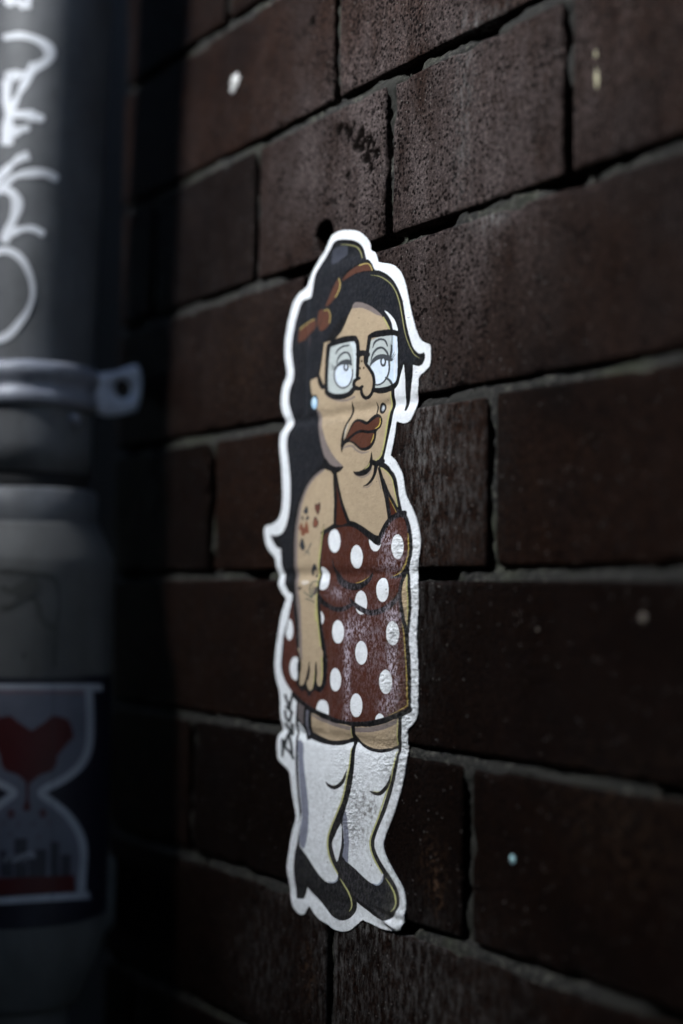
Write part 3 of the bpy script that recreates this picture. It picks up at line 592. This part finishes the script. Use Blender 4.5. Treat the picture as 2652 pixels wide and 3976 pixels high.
# thighs, garter, stockings
K.fill('D 400,1110 500,1160 620,1205 780,1235 780,1340 700,1362 600,1368 500,1345 430,1312 395,1290', SK, 2, alpha=.92)
K.fill('D 810,1240 950,1240 1100,1205 1212,1165 1203,1300 1195,1412 1100,1440 1000,1445 900,1410 840,1360 808,1300', SK, 2, alpha=.92)
K.stroke('D 410,1125 500,1175 620,1218 770,1258', [6, 11, 13, 14], SH); K.stroke('D 812,1268 950,1265 1080,1238 1205,1185', [16, 20, 20, 14], SH)
K.stroke('D 775,1255 778,1340', 5, YL); K.stroke('D 1205,1180 1198,1400', 4.5, YL)
K.fill('D 284,1010 345,1055 345,1225 320,1215 284,1150', (.13, .11, .11), 0)
K.stroke('D 395,1295 500,1355 600,1388 700,1385 790,1350', [9, 12, 12, 12, 10], BK); K.stroke('D 805,1330 850,1400 930,1455 1040,1472 1130,1460 1205,1425', [9, 13, 13, 13, 13, 10], BK)
K.stroke('D 795,1230 795,1350', 12, BK)
wool = (.76, .785, .81)
sockL = K.fill('E 284,-90 284,-235 330,-170 350,-110 365,-60 395,-75 480,-40 600,-15 700,-18 782,-45 778,20 765,150 735,300 700,470 650,600 600,720 565,820 558,920 575,1020 612,1110 657,1190 635,1240 590,1255 540,1240 480,1180 420,1090 370,1010 320,940 296,885 302,700 318,600 305,480 292,300 284,100', wool, 2)
K.fill('E 284,-60 335,-30 335,100 348,250 368,400 384,600 376,780 345,935 300,890 303,760 322,640 312,500 297,300 288,120', PU, 2)
K.stroke('E 285,-200 330,-130', 5, (.3, .32, .36))
sockR = K.fill('E 820,-45 870,-5 950,38 1050,55 1130,42 1197,18 1186,130 1150,280 1110,420 1060,580 1010,700 965,800 952,870 960,960 1000,1060 1050,1140 1073,1180 1060,1240 1020,1275 960,1255 890,1200 820,1130 745,1065 705,1010 712,900 705,800 697,700 712,620 742,520 780,380 803,200 812,50', wool, 2)
K.fill('E 698,660 728,590 745,700 756,850 752,960 745,1070 712,1030 695,1000 712,900 706,780', PU, 2)
K.stroke('E 560,1240 600,1252 640,1235 655,1195', [2, 5, 5, 2], (.3, .34, .42)); K.stroke('E 970,1258 1020,1272 1058,1240 1070,1190', [2, 6, 6, 3], (.3, .34, .42))
K.fill('E 682,705 690,800 685,900 665,1000 643,1060 612,960 600,890 620,830', WH, 2)
K.fill('D 350,1070 395,1095 390,1200 385,1340 365,1345 350,1300 345,1200', BK, 0); K.stroke('D 372,1095 368,1200 372,1310', [10, 10, 8], (.14, .14, .17))
K.stroke('D 350,1075 345,1200 352,1300 372,1345 395,1330 398,1200 398,1110', 7, BK)
YS = (.55, .54, .24)
K.stroke('E 776,10 762,150 735,295 700,462 650,592 597,718 562,828 560,930 585,1040 652,1172', [3, 5, 6, 6, 6, 6, 6, 6, 6, 4], YS)
K.stroke('E 1192,40 1176,150 1140,300 1095,440 1030,640 968,800 950,880 963,970 1008,1075 1065,1168', [3, 5, 6, 6, 6, 6, 6, 6, 6, 4], YS)
K.stroke('E 560,345 620,358 680,325 722,240', [1, 3, 4, 1], YS); K.stroke('E 985,410 1040,412 1090,368 1138,280', [1, 3, 4, 1], YS)
K.stroke('E 540,320 570,355 620,374 680,342 715,285 736,208', [1, 9, 12, 12, 8, 1], BK); K.stroke('E 943,404 990,428 1040,430 1090,385 1125,325 1145,248', [1, 9, 12, 12, 8, 1], BK)
SHOE = (.008, .009, .011)
K.fill('E 262,990 300,920 350,1010 420,1120 500,1220 590,1285 665,1240 700,1300 745,1380 755,1470 720,1540 660,1560 600,1520 520,1420 440,1330 360,1230 320,1370 290,1370 268,1200', SHOE, 2, fig)
K.fill('E 690,1040 740,1090 850,1190 950,1270 1020,1300 1080,1250 1140,1330 1180,1430 1160,1520 1100,1565 1020,1540 920,1470 830,1400 770,1310 700,1200 670,1130', SHOE, 2, fig)
K.stroke('E 675,1215 712,1275 750,1340 772,1410 768,1475 748,1518', [2, 5, 6, 6, 5, 1], YS); K.stroke('E 1095,1210 1140,1280 1175,1350 1190,1425 1180,1490 1152,1520', [2, 5, 6, 6, 5, 1], YS)
# hand-lettered signature up the margin: BICK
INK = (.02, .025, .025)
for a in ('F 400,150 455,330 520,520', 'F 600,200 550,400 535,560', 'F 430,505 510,570 610,690', 'F 395,640 415,800 500,950 560,820 580,700', 'F 390,1030 450,1150 500,1240 590,1345', 'F 580,1040 560,1180 585,1340',
          'F 310,1500 320,1750 312,2000', 'F 310,1520 400,1600 380,1720', 'F 320,1720 450,1790 585,1950 640,2070', 'F 470,1290 430,1480 390,1720', 'F 490,1360 570,1620 610,1930'): K.stroke(a, 10.5, INK, inside, n=6)

# --- sticker mesh: dense sheet, colours carried on its vertices
W_out = onplane(OUT[:, 0], OUT[:, 1])[:, [0, 2]]
u0, u1 = W_out[:, 0].min()-1, W_out[:, 0].max()+1; v0, v1_ = W_out[:, 1].min()-1, W_out[:, 1].max()+1
du, dv = .30, .28
us = np.arange(u0, u1, du); vs_ = np.arange(v0, v1_, dv)
UU, VV = np.meshgrid(us, vs_)
cu, cv = np.meshgrid(us[:-1]+du/2, vs_[:-1]+dv/2)
cx, cy = proj(np.stack([cu, np.zeros_like(cu), cv], -1))
keep = K.sample(cx, cy, inside.astype(np.float32)) > .5
idx = np.arange(UU.size).reshape(UU.shape)
quads = np.stack([idx[:-1, :-1], idx[:-1, 1:], idx[1:, 1:], idx[1:, :-1]], -1)[keep]
used = np.unique(quads); remap = -np.ones(UU.size, int); remap[used] = np.arange(len(used)); quads = remap[quads]
su, sv = UU.ravel()[used], VV.ravel()[used]
e = np.concatenate([quads[:, [0, 1]], quads[:, [1, 2]], quads[:, [2, 3]], quads[:, [3, 0]]])
key = np.sort(e, 1); kk = key[:, 0].astype(np.int64)*len(used)+key[:, 1]
_, first, cnt = np.unique(kk, return_index=True, return_counts=True); be = e[first[cnt == 1]]
bvi = np.unique(be)
seg = W_out; segn = np.roll(seg, -1, 0); sdv = segn-seg; l2 = (sdv**2).sum(1)+1e-9
for i in bvi:                            # pull the rim onto the exact cut line
    t = np.clip(((su[i]-seg[:, 0])*sdv[:, 0]+(sv[i]-seg[:, 1])*sdv[:, 1])/l2, 0, 1)
    qx = seg[:, 0]+t*sdv[:, 0]; qy = seg[:, 1]+t*sdv[:, 1]; k = np.argmin((qx-su[i])**2+(qy-sv[i])**2)
    if (qx[k]-su[i])**2+(qy[k]-sv[i])**2 < .5: su[i], sv[i] = qx[k], qy[k]
P0 = np.stack([su, np.zeros_like(su), sv], -1); px, py = proj(P0)
colr = K.sample(px, py, K.c)
def pblob(x, y, cx, cy, rx, ry): return np.exp(-(((x-cx)/rx)**2+((y-cy)/ry)**2))
crk = np.clip(.10+1.0*sstep(1500, 1610, px)*sstep(2020, 2150, py)*(1-sstep(3120, 3220, py))+.8*pblob(px, py, 1552, 2120, 26, 50)+.9*pblob(px, py, 1528, 2455, 28, 50)+.7*pblob(px, py, 1500, 2640, 25, 50)
              + .9*pblob(px, py, 1370, 3090, 45, 120)+.9*pblob(px, py, 1510, 2960, 60, 60)+.8*pblob(px, py, 1370, 3240, 22, 80)+.5*pblob(px, py, 1500, 2900, 90, 30)+.4*pblob(px, py, 1620, 1500, 25, 120)+.5*pblob(px, py, 1570, 1890, 20, 60)+.4*pblob(px, py, 1330, 2950, 30, 40)
              + .35*pblob(px, py, 1580, 2700, 40, 300), 0, 1.3)
sat = colr.max(1)-colr.min(1); isdress = K.sample(px, py, dress.astype(np.float32))*(colr[:, 0] < .5)
isblack = (colr.max(1) < .06).astype(float)
gl_ = (1.0*pblob(px, py, 1530, 2610, 22, 120)+.9*pblob(px, py, 1352, 2600, 12, 150)+.7*pblob(px, py, 1380, 2440, 45, 40)+.8*pblob(px, py, 1510, 2090, 30, 50)+.55*pblob(px, py, 1540, 2190, 60, 40)+.7*pblob(px, py, 1530, 2390, 34, 40)+.5*pblob(px, py, 1320, 2300, 40, 25)
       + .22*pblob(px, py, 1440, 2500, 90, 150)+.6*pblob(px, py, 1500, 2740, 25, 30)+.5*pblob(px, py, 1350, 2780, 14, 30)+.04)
gls = np.clip(gl_, 0, 1)*isdress+.10*isblack*np.clip(.25+pblob(px, py, 1500, 2330, 60, 40)+pblob(px, py, 1640, 1620, 30, 60)+.8*pblob(px, py, 1560, 2100, 60, 200)+.5*pblob(px, py, 1380, 3400, 150, 150)+.4*pblob(px, py, 1480, 1100, 80, 60)*0, 0, 1)
drt = np.clip(.8*pblob(px, py, 1430, 3130, 40, 60)+.5*pblob(px, py, 1400, 3200, 40, 80)+.18*(py > 3000)+.3*pblob(px, py, 1300, 1640, 60, 12)*(colr[:, 0] > .3)+.25*(px > 1500)*(py > 2300)+.06, 0, .85)
ib = inside.astype(np.float32)
for _ in range(10):
    for ax in (0, 1): ib = (np.roll(ib, 1, ax)+ib+np.roll(ib, -1, ax))/3
rim = np.clip((.93-K.sample(px, py, ib))/.4, 0, 1)
drt = np.clip(drt+1.1*rim*np.clip(fbm(px/22, py/22, 960, 4)*3+.25, 0, 1), 0, .9)
# skin crease line over the joint at the cheek, crease over the thigh joint
def drape(u, v):
    y = np.full_like(u, -.45)
    y = y+.12*fbm(u/9, v/9, 900, 3)
    for n, dep, wd in ((2, .6, 4), (1, .95, 3.0), (0, 1.05, 2.8), (-1, 1.05, 3.0), (-2, .7, 4)):
        vv = v-(n*H+1.2*fbm(u/25, v*0, 901+n, 2)); y = y+dep*np.exp(-(vv/wd)**2)+.35*dep*fbm(u/5, v/2, 905, 3)*np.exp(-(vv/6)**2)
    for row, uj in ((2, -583.5), (2, -470), (1, -535), (-1, -512), (0, -400), (-2, -638)):
        m = sstep(row*H, row*H+6, v)*(1-sstep((row+1)*H-6, (row+1)*H, v)); y = y+.8*m*np.exp(-((u-uj)/3)**2)
    return y
def wr(px, py): return -1.0*np.abs(fbm(px/26, py/14, 950, 4))*1.6
sy = drape(su, sv)+wr(px, py)*np.clip(crk, 0, 1)*.9
# curled lower corner, lifted hem by the toes
cor = onplane(1560, 3600); liftd = np.exp(-((su-cor[0])/16)**2-((sv-cor[2])/7)**2); sy = sy-1.8*liftd+.6*np.sin(sv*1.1)*liftd
ridge = onplane(1500, 3570); rr = (sv-ridge[2])-(su-ridge[0])*-.25; sy = sy-.8*np.exp(-(rr/.9)**2)*np.exp(-((su-ridge[0])/14)**2)
top = np.stack([su, sy, sv], -1)
NB = len(top); bmap = -np.ones(NB, int); bmap[bvi] = NB+np.arange(len(bvi))
bot = top[bvi].copy(); bot[:, 1] = np.minimum(bot[:, 1]+.35, .6)
skirt = np.stack([be[:, 0], bmap[be[:, 0]], bmap[be[:, 1]], be[:, 1]], -1)
ext = lambda a: cat([a, a[bvi]])
c4 = np.concatenate([ext(colr), np.ones((NB+len(bvi), 1))], 1)
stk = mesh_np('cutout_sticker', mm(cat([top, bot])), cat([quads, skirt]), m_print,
              attrs={'print': ('FLOAT_COLOR', c4), 'crinkle': ('FLOAT', ext(crk)), 'gloss_flecks': ('FLOAT', ext(gls)), 'dirt': ('FLOAT', ext(drt))})
tag(stk, 'tall cut-out sticker of a cartoon woman in glasses and red polka-dot dress', 'sticker')

# ------------------------------------------------------------------ drainpipe
PY_ = -64.7
AXP = [(246, -620), (212, 0), (140, 1400), (125, 1900), (122, 2200), (85, 3540), (75, 3976), (70, 4400)]
AXW = np.array([onplane(x, y, PY_) for x, y in AXP])       # the pipe's axis, leaning slightly
AXW = AXW[np.argsort(AXW[:, 2])]
def axis_u(v): return np.interp(v, AXW[:, 2], AXW[:, 0])
def zpx(y, x=130): return onplane(x, y, PY_)[2]            # height seen at that picture row
def tube(name, prof, mat, parent, n=96, zs=None):          # prof: (height, radius) down the axis
    V = []; 
    for z, r in prof:
        t = np.linspace(0, 2*math.pi, n, endpoint=False)
        V.append(np.stack([axis_u(z)+r*np.cos(t), PY_+r*np.sin(t), np.full(n, z)], -1))
    V = cat(V); m = len(prof); i = np.arange(n); F = []
    for k in range(m-1):
        F.append(np.stack([k*n+i, (k+1)*n+i, (k+1)*n+(i+1) % n, k*n+(i+1) % n], -1))
    return mesh_np(name, mm(V), cat(F), mat, parent)
PR = 32.3
pe = empty('drainpipe', mm(np.array([axis_u(-400), PY_, -1500.0])))
tag(pe, 'grey round drainpipe with white graffiti scrawl, clamped in front of the brick wall', 'drainpipe')
ztop = zpx(-700); zj = zpx(1845)
tube('pipe', [(ztop, 26), (ztop, PR), *[(ztop+(zj-ztop)*k/24, PR) for k in range(1, 24)], (zj, PR), (zj, PR-3)], m_pipe, pe)
zc0, zc1 = zpx(1905), zpx(2110)
tube('joint_gap', [(zj+6, PR-4), (zj, PR-1.2), (zc0-2, PR-1.2), (zc0-6, PR-4)], m_dark, pe)
tube('collar', [(zc0, PR-1.5), (zc0, PR+2), (zc0-2, PR+4), (zc0-12, PR+4.6), (zc1+3, PR+4.6), (zc1, PR+3), (zc1, PR)], m_pipe, pe)
zs0, zs1, zs2, zs3 = zpx(2035), zpx(2180), zpx(3560), zpx(3910)
CR = 46.0
prof = [(zs0, PR), (zs0, PR+5)]+[(zs0+(zs1-zs0)*k/10, PR+5+(CR-PR-5)*(k/10)**1.2*(2-k/10)**.5*1.0/1.0) for k in range(1, 11)]
prof += [(zs1+(zs2-zs1)*k/20, CR) for k in range(1, 21)]+[(zs2+(zs3-zs2)*k/12, CR-(CR-31.5)*(1-math.cos(k/12*math.pi/2))) for k in range(1, 13)]+[(zs3, 26)]
case = tube('casing', prof, m_case, pe)
tube('lower_pipe', [(zs3+4, 22), (zs3-4, 25.5), (zs3-12, 26), (zs3-80, 26), (-1499, 26)], m_case, pe)
def cyl_r(v):
    return PR if v > zj else (CR if v < zs1 else PR+4.6)
def oncyl(px, py, off=.25, R=None):      # the point of the pipe's surface seen there
    px = np.atleast_1d(np.asarray(px, float)); py = np.atleast_1d(np.asarray(py, float))
    dd = ray(px, py); v = onplane(px, py, PY_-30)[:, 2]; out = None
    for _ in range(4):
        cu_ = axis_u(v); r = (R or PR)+off
        ax = CP[0]-cu_; ay = CP[1]-PY_
        a = dd[:, 0]**2+dd[:, 1]**2; b = 2*(ax*dd[:, 0]+ay*dd[:, 1]); c = ax*ax+ay*ay-r*r
        D = b*b-4*a*c; t = np.where(D > 0, (-b-np.sqrt(np.maximum(D, 0)))/(2*a), -b/(2*a))
        out = CP+dd*t[:, None]; v = out[:, 2]
    rad = np.hypot(out[:, 0]-cu_, out[:, 1]-PY_); k = r/rad
    out[:, 0] = cu_+(out[:, 0]-cu_)*k; out[:, 1] = PY_+(out[:, 1]-PY_)*k
    return out
def ribbons(name, strokes, mat, parent, R, base=.2):
    V, F, n0 = [], [], 0
    for s_i, (p, wd) in enumerate(strokes):
        p = spl(np.array(p, float), 10); ph = s_i*1.7; tg = np.gradient(p, axis=0); tg /= np.linalg.norm(tg, axis=1)[:, None]+1e-9
        nn = np.stack([-tg[:, 1], tg[:, 0]], -1); L_ = len(p)
        s = np.linspace(0, 1, L_); ww = wd/2*(1+.28*np.sin(s*7+ph)+.12*np.sin(s*19+ph))*np.sqrt(np.clip(1-np.maximum(0, (np.abs(s-.5)*2-.9)/.1)**2, .03, 1))
        cols = 7; rows = []
        for c in np.linspace(-1, 1, cols): rows.append(p+nn*(ww*c)[:, None])
        Q = cat(rows); V.append(oncyl(Q[:, 0], Q[:, 1], base+.03*s_i, R))
        i = np.arange(L_-1)
        for c in range(cols-1):
            a = n0+c*L_+i; F.append(np.stack([a, a+1, a+L_+1, a+L_], -1))
        n0 += cols*L_
    return mesh_np(name, mm(cat(V)), cat(F), mat, parent)
gs = .5952
GR = [([(45, -30), (60, 10), (120, 8), (165, 50)], 44), ([(190, -40), (185, 10), (170, 50)], 38), ([(20, 245), (60, 238), (130, 230), (220, 250), (300, 295), (328, 350), (300, 400), (240, 435), (180, 490)], 46),
      ([(30, 495), (110, 490), (200, 480)], 46), ([(230, 410), (185, 500), (135, 590), (90, 680), (60, 760)], 40), ([(45, 520), (42, 640), (55, 760), (48, 860), (48, 950)], 52),
      ([(40, 750), (150, 745), (230, 762), (290, 778)], 46), ([(60, 880), (120, 850), (195, 832)], 44), ([(-40, 1190), (20, 1130), (80, 1070), (130, 1033), (190, 1012)], 44),
      ([(-30, 1270), (30, 1205), (100, 1150), (200, 1128), (300, 1130), (382, 1172)], 40), ([(-20, 1225), (30, 1235), (85, 1265), (112, 1330), (90, 1420), (50, 1500), (10, 1570)], 46),
      ([(20, 1580), (60, 1525), (120, 1500), (210, 1490), (290, 1530)], 42), ([(-150, 1900), (-110, 1750), (-50, 1660), (40, 1632), (130, 1680), (190, 1780), (215, 1900), (190, 2010), (130, 2100), (60, 2180), (-20, 2212), (-90, 2170), (-140, 2060), (-152, 1920)], 40)]
ribbons('graffiti', [([(x*gs, y*gs) for x, y in p], wd*gs*1.2) for p, wd in GR], m_paint, pe, PR)
k2 = .383
MK = [([(-20, 445), (120, 440), (300, 455), (450, 475), (550, 520), (590, 620), (600, 800), (575, 1000), (560, 1200), (555, 1420)], 42), ([(0, 800), (90, 800), (200, 730), (310, 700), (380, 760), (410, 880), (470, 980), (560, 1010)], 60),
      ([(0, 600), (120, 640), (200, 600), (340, 560), (330, 640), (150, 690)], 90), ([(250, 1260), (235, 1340)], 30)]
ribbons('faded_drawing', [([(x*k2, 2050+y*k2) for x, y in p], wd*k2) for p, wd in MK], m_mark, case, CR)
# clamp
ce = empty('pipe_clamp', mm(np.array([axis_u(zpx(1520)), PY_, zpx(1520)])))
ce.name = 'pipe_clamp'; ce.parent = pe; ce.matrix_parent_inverse = pe.matrix_world.inverted()
ce.location = mm(np.array([axis_u(zpx(1520)), PY_, zpx(1520)])); bpy.context.view_layer.update()
a0, a1 = zpx(1440), zpx(1602); hh = a0-a1
tube('band', [(a0, PR), (a0, PR+2.4), (a0-hh*.18, PR+3.6), (a0-hh*.34, PR+3.4), (a0-hh*.44, PR+1.3), (a0-hh*.62, PR+1.3), (a0-hh*.70, PR+3.0), (a0-hh*.86, PR+3.2), (a1, PR+2.0), (a1, PR)], m_clamp, ce)
def plate(name, outer, hole_c, hr, U, th, mat, parent):      # ear lying in a plane square to the wall
    oc = spl(np.array(outer), 8, True)[:, :]; hc = np.array(hole_c); n = 64
    ang = np.linspace(-math.pi, math.pi, n, endpoint=False)
    oa = np.arctan2(oc[:, 1]-hc[1], oc[:, 0]-hc[0]); orad = np.hypot(oc[:, 1]-hc[1], oc[:, 0]-hc[0])
    o_ = np.argsort(oa); rad = np.interp(ang, oa[o_], orad[o_], period=2*math.pi)
    rings = []
    for X in (U+th/2, U-th/2):
        for rr, bev in ((hr, 0), (hr+(rad-hr)*.4, 0), (rad-.8, 0), (rad, .7*(1 if X > U else -1))):
            r_ = rr if np.ndim(rr) else np.full(n, rr)
            rings.append(np.stack([np.full(n, X-bev), hc[0]+r_*np.cos(ang), hc[1]+r_*np.sin(ang)], -1))
    order = [0, 1, 2, 3, 7, 6, 5, 4]; i = np.arange(n); F = []
    for a, b in zip(order, order[1:]+[order[0]]):
        F.append(np.stack([a*n+i, a*n+(i+1) % n, b*n+(i+1) % n, b*n+i], -1))
    return mesh_np(name, mm(cat(rings)), cat(F), mat, parent)
def pU(x, y, U):                          # the point of the plane x = U seen there, as (depth, height)
    dd = ray(x, y); t = (U-CP[0])/dd[0]; p = CP+dd*t; return p[1], p[2]
Ue = float(axis_u(zpx(1520)))+3
earp = [pU(x*k2, 1300+y*k2, Ue) for x, y in ((700, 430), (980, 395), (1180, 365), (1340, 312), (1400, 330), (1425, 450), (1422, 600), (1385, 755), (1340, 785), (1100, 825), (960, 790), (700, 770))]
plate('ear', earp, pU(1245*k2, 1300+550*k2, Ue), 6.2, Ue, 3.2, m_ear, ce)
bb = oncyl(290, 1628, 2, PR)[0]
t = np.linspace(0, 2*math.pi, 6, endpoint=False)
nrm = np.array([bb[0]-axis_u(bb[2]), bb[1]-PY_, 0]); nrm /= np.linalg.norm(nrm); tx = np.array([-nrm[1], nrm[0], 0]); tz = np.array([0, 0, 1.])
bv = cat([[bb+k*nrm+3.4*s*(math.cos(a)*tx+math.sin(a)*tz) for a in t] for k, s in ((-3, 1), (1.5, 1), (2.2, .8))]); i6 = np.arange(6)
mesh_np('bolt', mm(bv), [cat([np.stack([q*6+i6, q*6+(i6+1) % 6, (q+1)*6+(i6+1) % 6, (q+1)*6+i6], -1) for q in (0, 1)]), np.array([[12, 13, 14, 15, 16, 17]])], m_clamp, ce, smooth=False)
# lower bracket peeping out behind the casing
Ul = float(axis_u(zpx(3450)))-20
lowp = [pU(x, y, Ul) for x, y in ((360, 3330), (415, 3310), (450, 3360), (466, 3440), (455, 3520), (425, 3600), (360, 3600))]
plate('bracket', lowp, pU(405, 3450, Ul), .6, Ul, 5, m_case, pe)

# ------------------------------------------------------------------ hourglass poster wrapped round the casing
Q = Canvas(-340, 2560, 900, 1040, 1)
NV = (.006, .006, .016); PW = (.42, .44, .48); PG = (.15, .158, .195); PRD = (.07, .003, .004)
Q.fill(np.array([(-340, 2560), (560, 2560), (560, 3600), (-340, 3600)]), NV, 0)
rw = np.array([(345, 2670), (350, 2800), (345, 2900), (312, 2972), (250, 3024), (180, 3062), (162, 3082), (200, 3112), (262, 3165), (308, 3235), (325, 3305), (320, 3400), (318, 3462)], float)
lw = rw.copy(); lw[:, 0] = 214-lw[:, 0]
glass = Q.fill(cat([spl(rw, 6), spl(lw, 6)[::-1]]), PG, 0)
s3 = .3189
hr_ = [(380, 750), (550, 640), (640, 560), (700, 565), (820, 600), (870, 680), (900, 820), (820, 900), (700, 1050), (690, 1150), (640, 1230), (480, 1285), (345, 1400)]
hp = [(x*s3, 2600+y*s3) for x, y in hr_]; hp2 = [(246-x if y < 2900 else 225-x, y) for x, y in hp[::-1]]
Q.fill(np.array(hp+hp2[1:]), PRD, 0)
Q.stroke(np.array([(107, 3040), (106, 3100), (104, 3135)]), [14, 12, 30], PRD); Q.ell((43, 3160), 15, 19, PRD, alpha=.8); Q.ell((167, 3158), 15, 19, PRD, alpha=.8)
for x, y in ((15, 3195), (70, 3200), (130, 3198), (190, 3195), (40, 3240), (150, 3250)): Q.ell((x, y), 9, 10, (.12, .09, .11), alpha=.6)
s4 = .394
for x0, x1, y0 in ((-560, -500, 560), (-470, -360, 640), (-240, -140, 560), (-120, -60, 690), (0, 60, 640), (60, 130, 700), (140, 270, 520), (280, 350, 720), (350, 460, 630), (495, 585, 555), (600, 700, 680)):
    Q.fill(np.array([(x0*s4, 3050+y0*s4), (x1*s4, 3050+y0*s4), (x1*s4, 3405), (x0*s4, 3405)]), (.025, .025, .035), 0, alpha=.9)
for k in range(9): Q.stroke(np.array([(10+k*13, 3352-(k % 3)*12), (18+k*13, 3330-k*3), (22+k*13, 3350-k*2)]), 4, PW, alpha=.5)
Q.stroke(np.array([(60, 3345), (110, 3310), (135, 3325)]), 8, PW, alpha=.6)
Q.fill(np.array([(-82, 3412), (290, 3398), (292, 3462), (-82, 3480)]), PRD, 0)
Q.stroke(rw, 30, PW); Q.stroke(lw, 30, PW)
Q.fill(np.array([(-185, 2655), (398, 2655), (398, 2684), (-185, 2684)]), PW, 0); Q.fill(np.array([(-185, 2678), (330, 2678), (330, 2696), (-185, 2692)]), (.2, .14, .16), 0)
Q.fill(np.array([(-150, 3492), (345, 3462), (352, 3490), (-150, 3522)]), PW, 0)
Q.fill(np.array([(204, 2600), (211, 2600), (206, 3600), (199, 3600)]), (.03, .03, .035), 0, alpha=.35)
Q.blur(2)
zt, zb = zpx(2612, 107), zpx(3538, 107)
cam_ang = math.atan2(CP[1]-PY_, CP[0]-float(axis_u(zb)))
aa = np.linspace(cam_ang-1.42, cam_ang+1.42, 220); zz = np.linspace(zb, zt, 300)
AA, ZZ = np.meshgrid(aa, zz); rr = CR+.35+.15*fbm(AA*12, ZZ/8, 55, 3)
PV = np.stack([axis_u(ZZ)+rr*np.cos(AA), PY_+rr*np.sin(AA), ZZ], -1)
qx, qy = proj(PV); pc = Q.sample(qx, qy, Q.c)
ii = np.arange(AA.size).reshape(AA.shape); pf = np.stack([ii[:-1, :-1], ii[:-1, 1:], ii[1:, 1:], ii[1:, :-1]], -1).reshape(-1, 4)
post = mesh_np('hourglass_poster', mm(PV.reshape(-1, 3)), pf, m_poster, attrs={'print': ('FLOAT_COLOR', np.concatenate([pc.reshape(-1, 3), np.ones((pc.size//3, 1))], 1))})
tag(post, 'navy sticker with white hourglass and dark red heart, wrapped round the drainpipe casing', 'sticker')

# ------------------------------------------------------------------ the rest of the alley (out of frame): paving, an added light blocker
def box(name, lo, hi, mat, parent=None):
    V = np.array([(x, y, z) for x in (lo[0], hi[0]) for y in (lo[1], hi[1]) for z in (lo[2], hi[2])], float)
    F = np.array([(0, 1, 3, 2), (4, 6, 7, 5), (0, 4, 5, 1), (2, 3, 7, 6), (0, 2, 6, 4), (1, 5, 7, 3)])
    return mesh_np(name, V, F, mat, parent, smooth=False)
gr = box('pavement', (-30, -30, -.2), (30, 30, 0), m_ground); tag(gr, kind='structure')
# unseen slab added to shape the light: its opening pools daylight on this wall
DL = np.array([d.x, d.y, d.z]); FY = -.90
cpt = onplane(1540, 400)/1000+np.array([OX, 0, OZ]); tt = (FY-cpt[1])/DL[1]; oc = cpt+DL*tt
OW, OH = .33, .25
V, F = [], []
def addb(lo, hi):
    n = len(V); V.extend((x, y, z) for x in (lo[0], hi[0]) for y in (lo[1], hi[1]) for z in (lo[2], hi[2]))
    F.extend(tuple(n+i for i in f) for f in ((0, 1, 3, 2), (4, 6, 7, 5), (0, 4, 5, 1), (2, 3, 7, 6), (0, 2, 6, 4), (1, 5, 7, 3)))
y0, y1 = FY-.10, FY
addb((-9, y0, 0), (oc[0]-OW/2, y1, 5.5)); addb((oc[0]+OW/2, y0, 0), (7, y1, 5.5))
addb((oc[0]-OW/2, y0, 0), (oc[0]+OW/2, y1, oc[2]-OH/2)); addb((oc[0]-OW/2, y0, oc[2]+OH/2), (oc[0]+OW/2, y1, 5.5))
fb = mesh_np('light_blocker', np.array(V, float), np.array(F), m_blocker, smooth=False)
tag(fb, 'unseen wall added to shape the daylight through one square opening', 'wall')
# solid brickwork behind the face, and an added recess wall coloured black for shade
V, F = [], []
addb((UMIN/1000+OX+.004, .0125, 0), (2.4, .33, 3.3))
mesh_np('wall_core', np.array(V, float), np.array(F), m_mort, wall, smooth=False)
V, F = [], []
addb((-6, .33, 0), (2.4, .45, 3.3))
rb = mesh_np('added_shade_wall', np.array(V, float), np.array(F), m_shade, smooth=False)
tag(rb, 'added back wall behind the drainpipe, coloured black to stand for shade', 'wall')
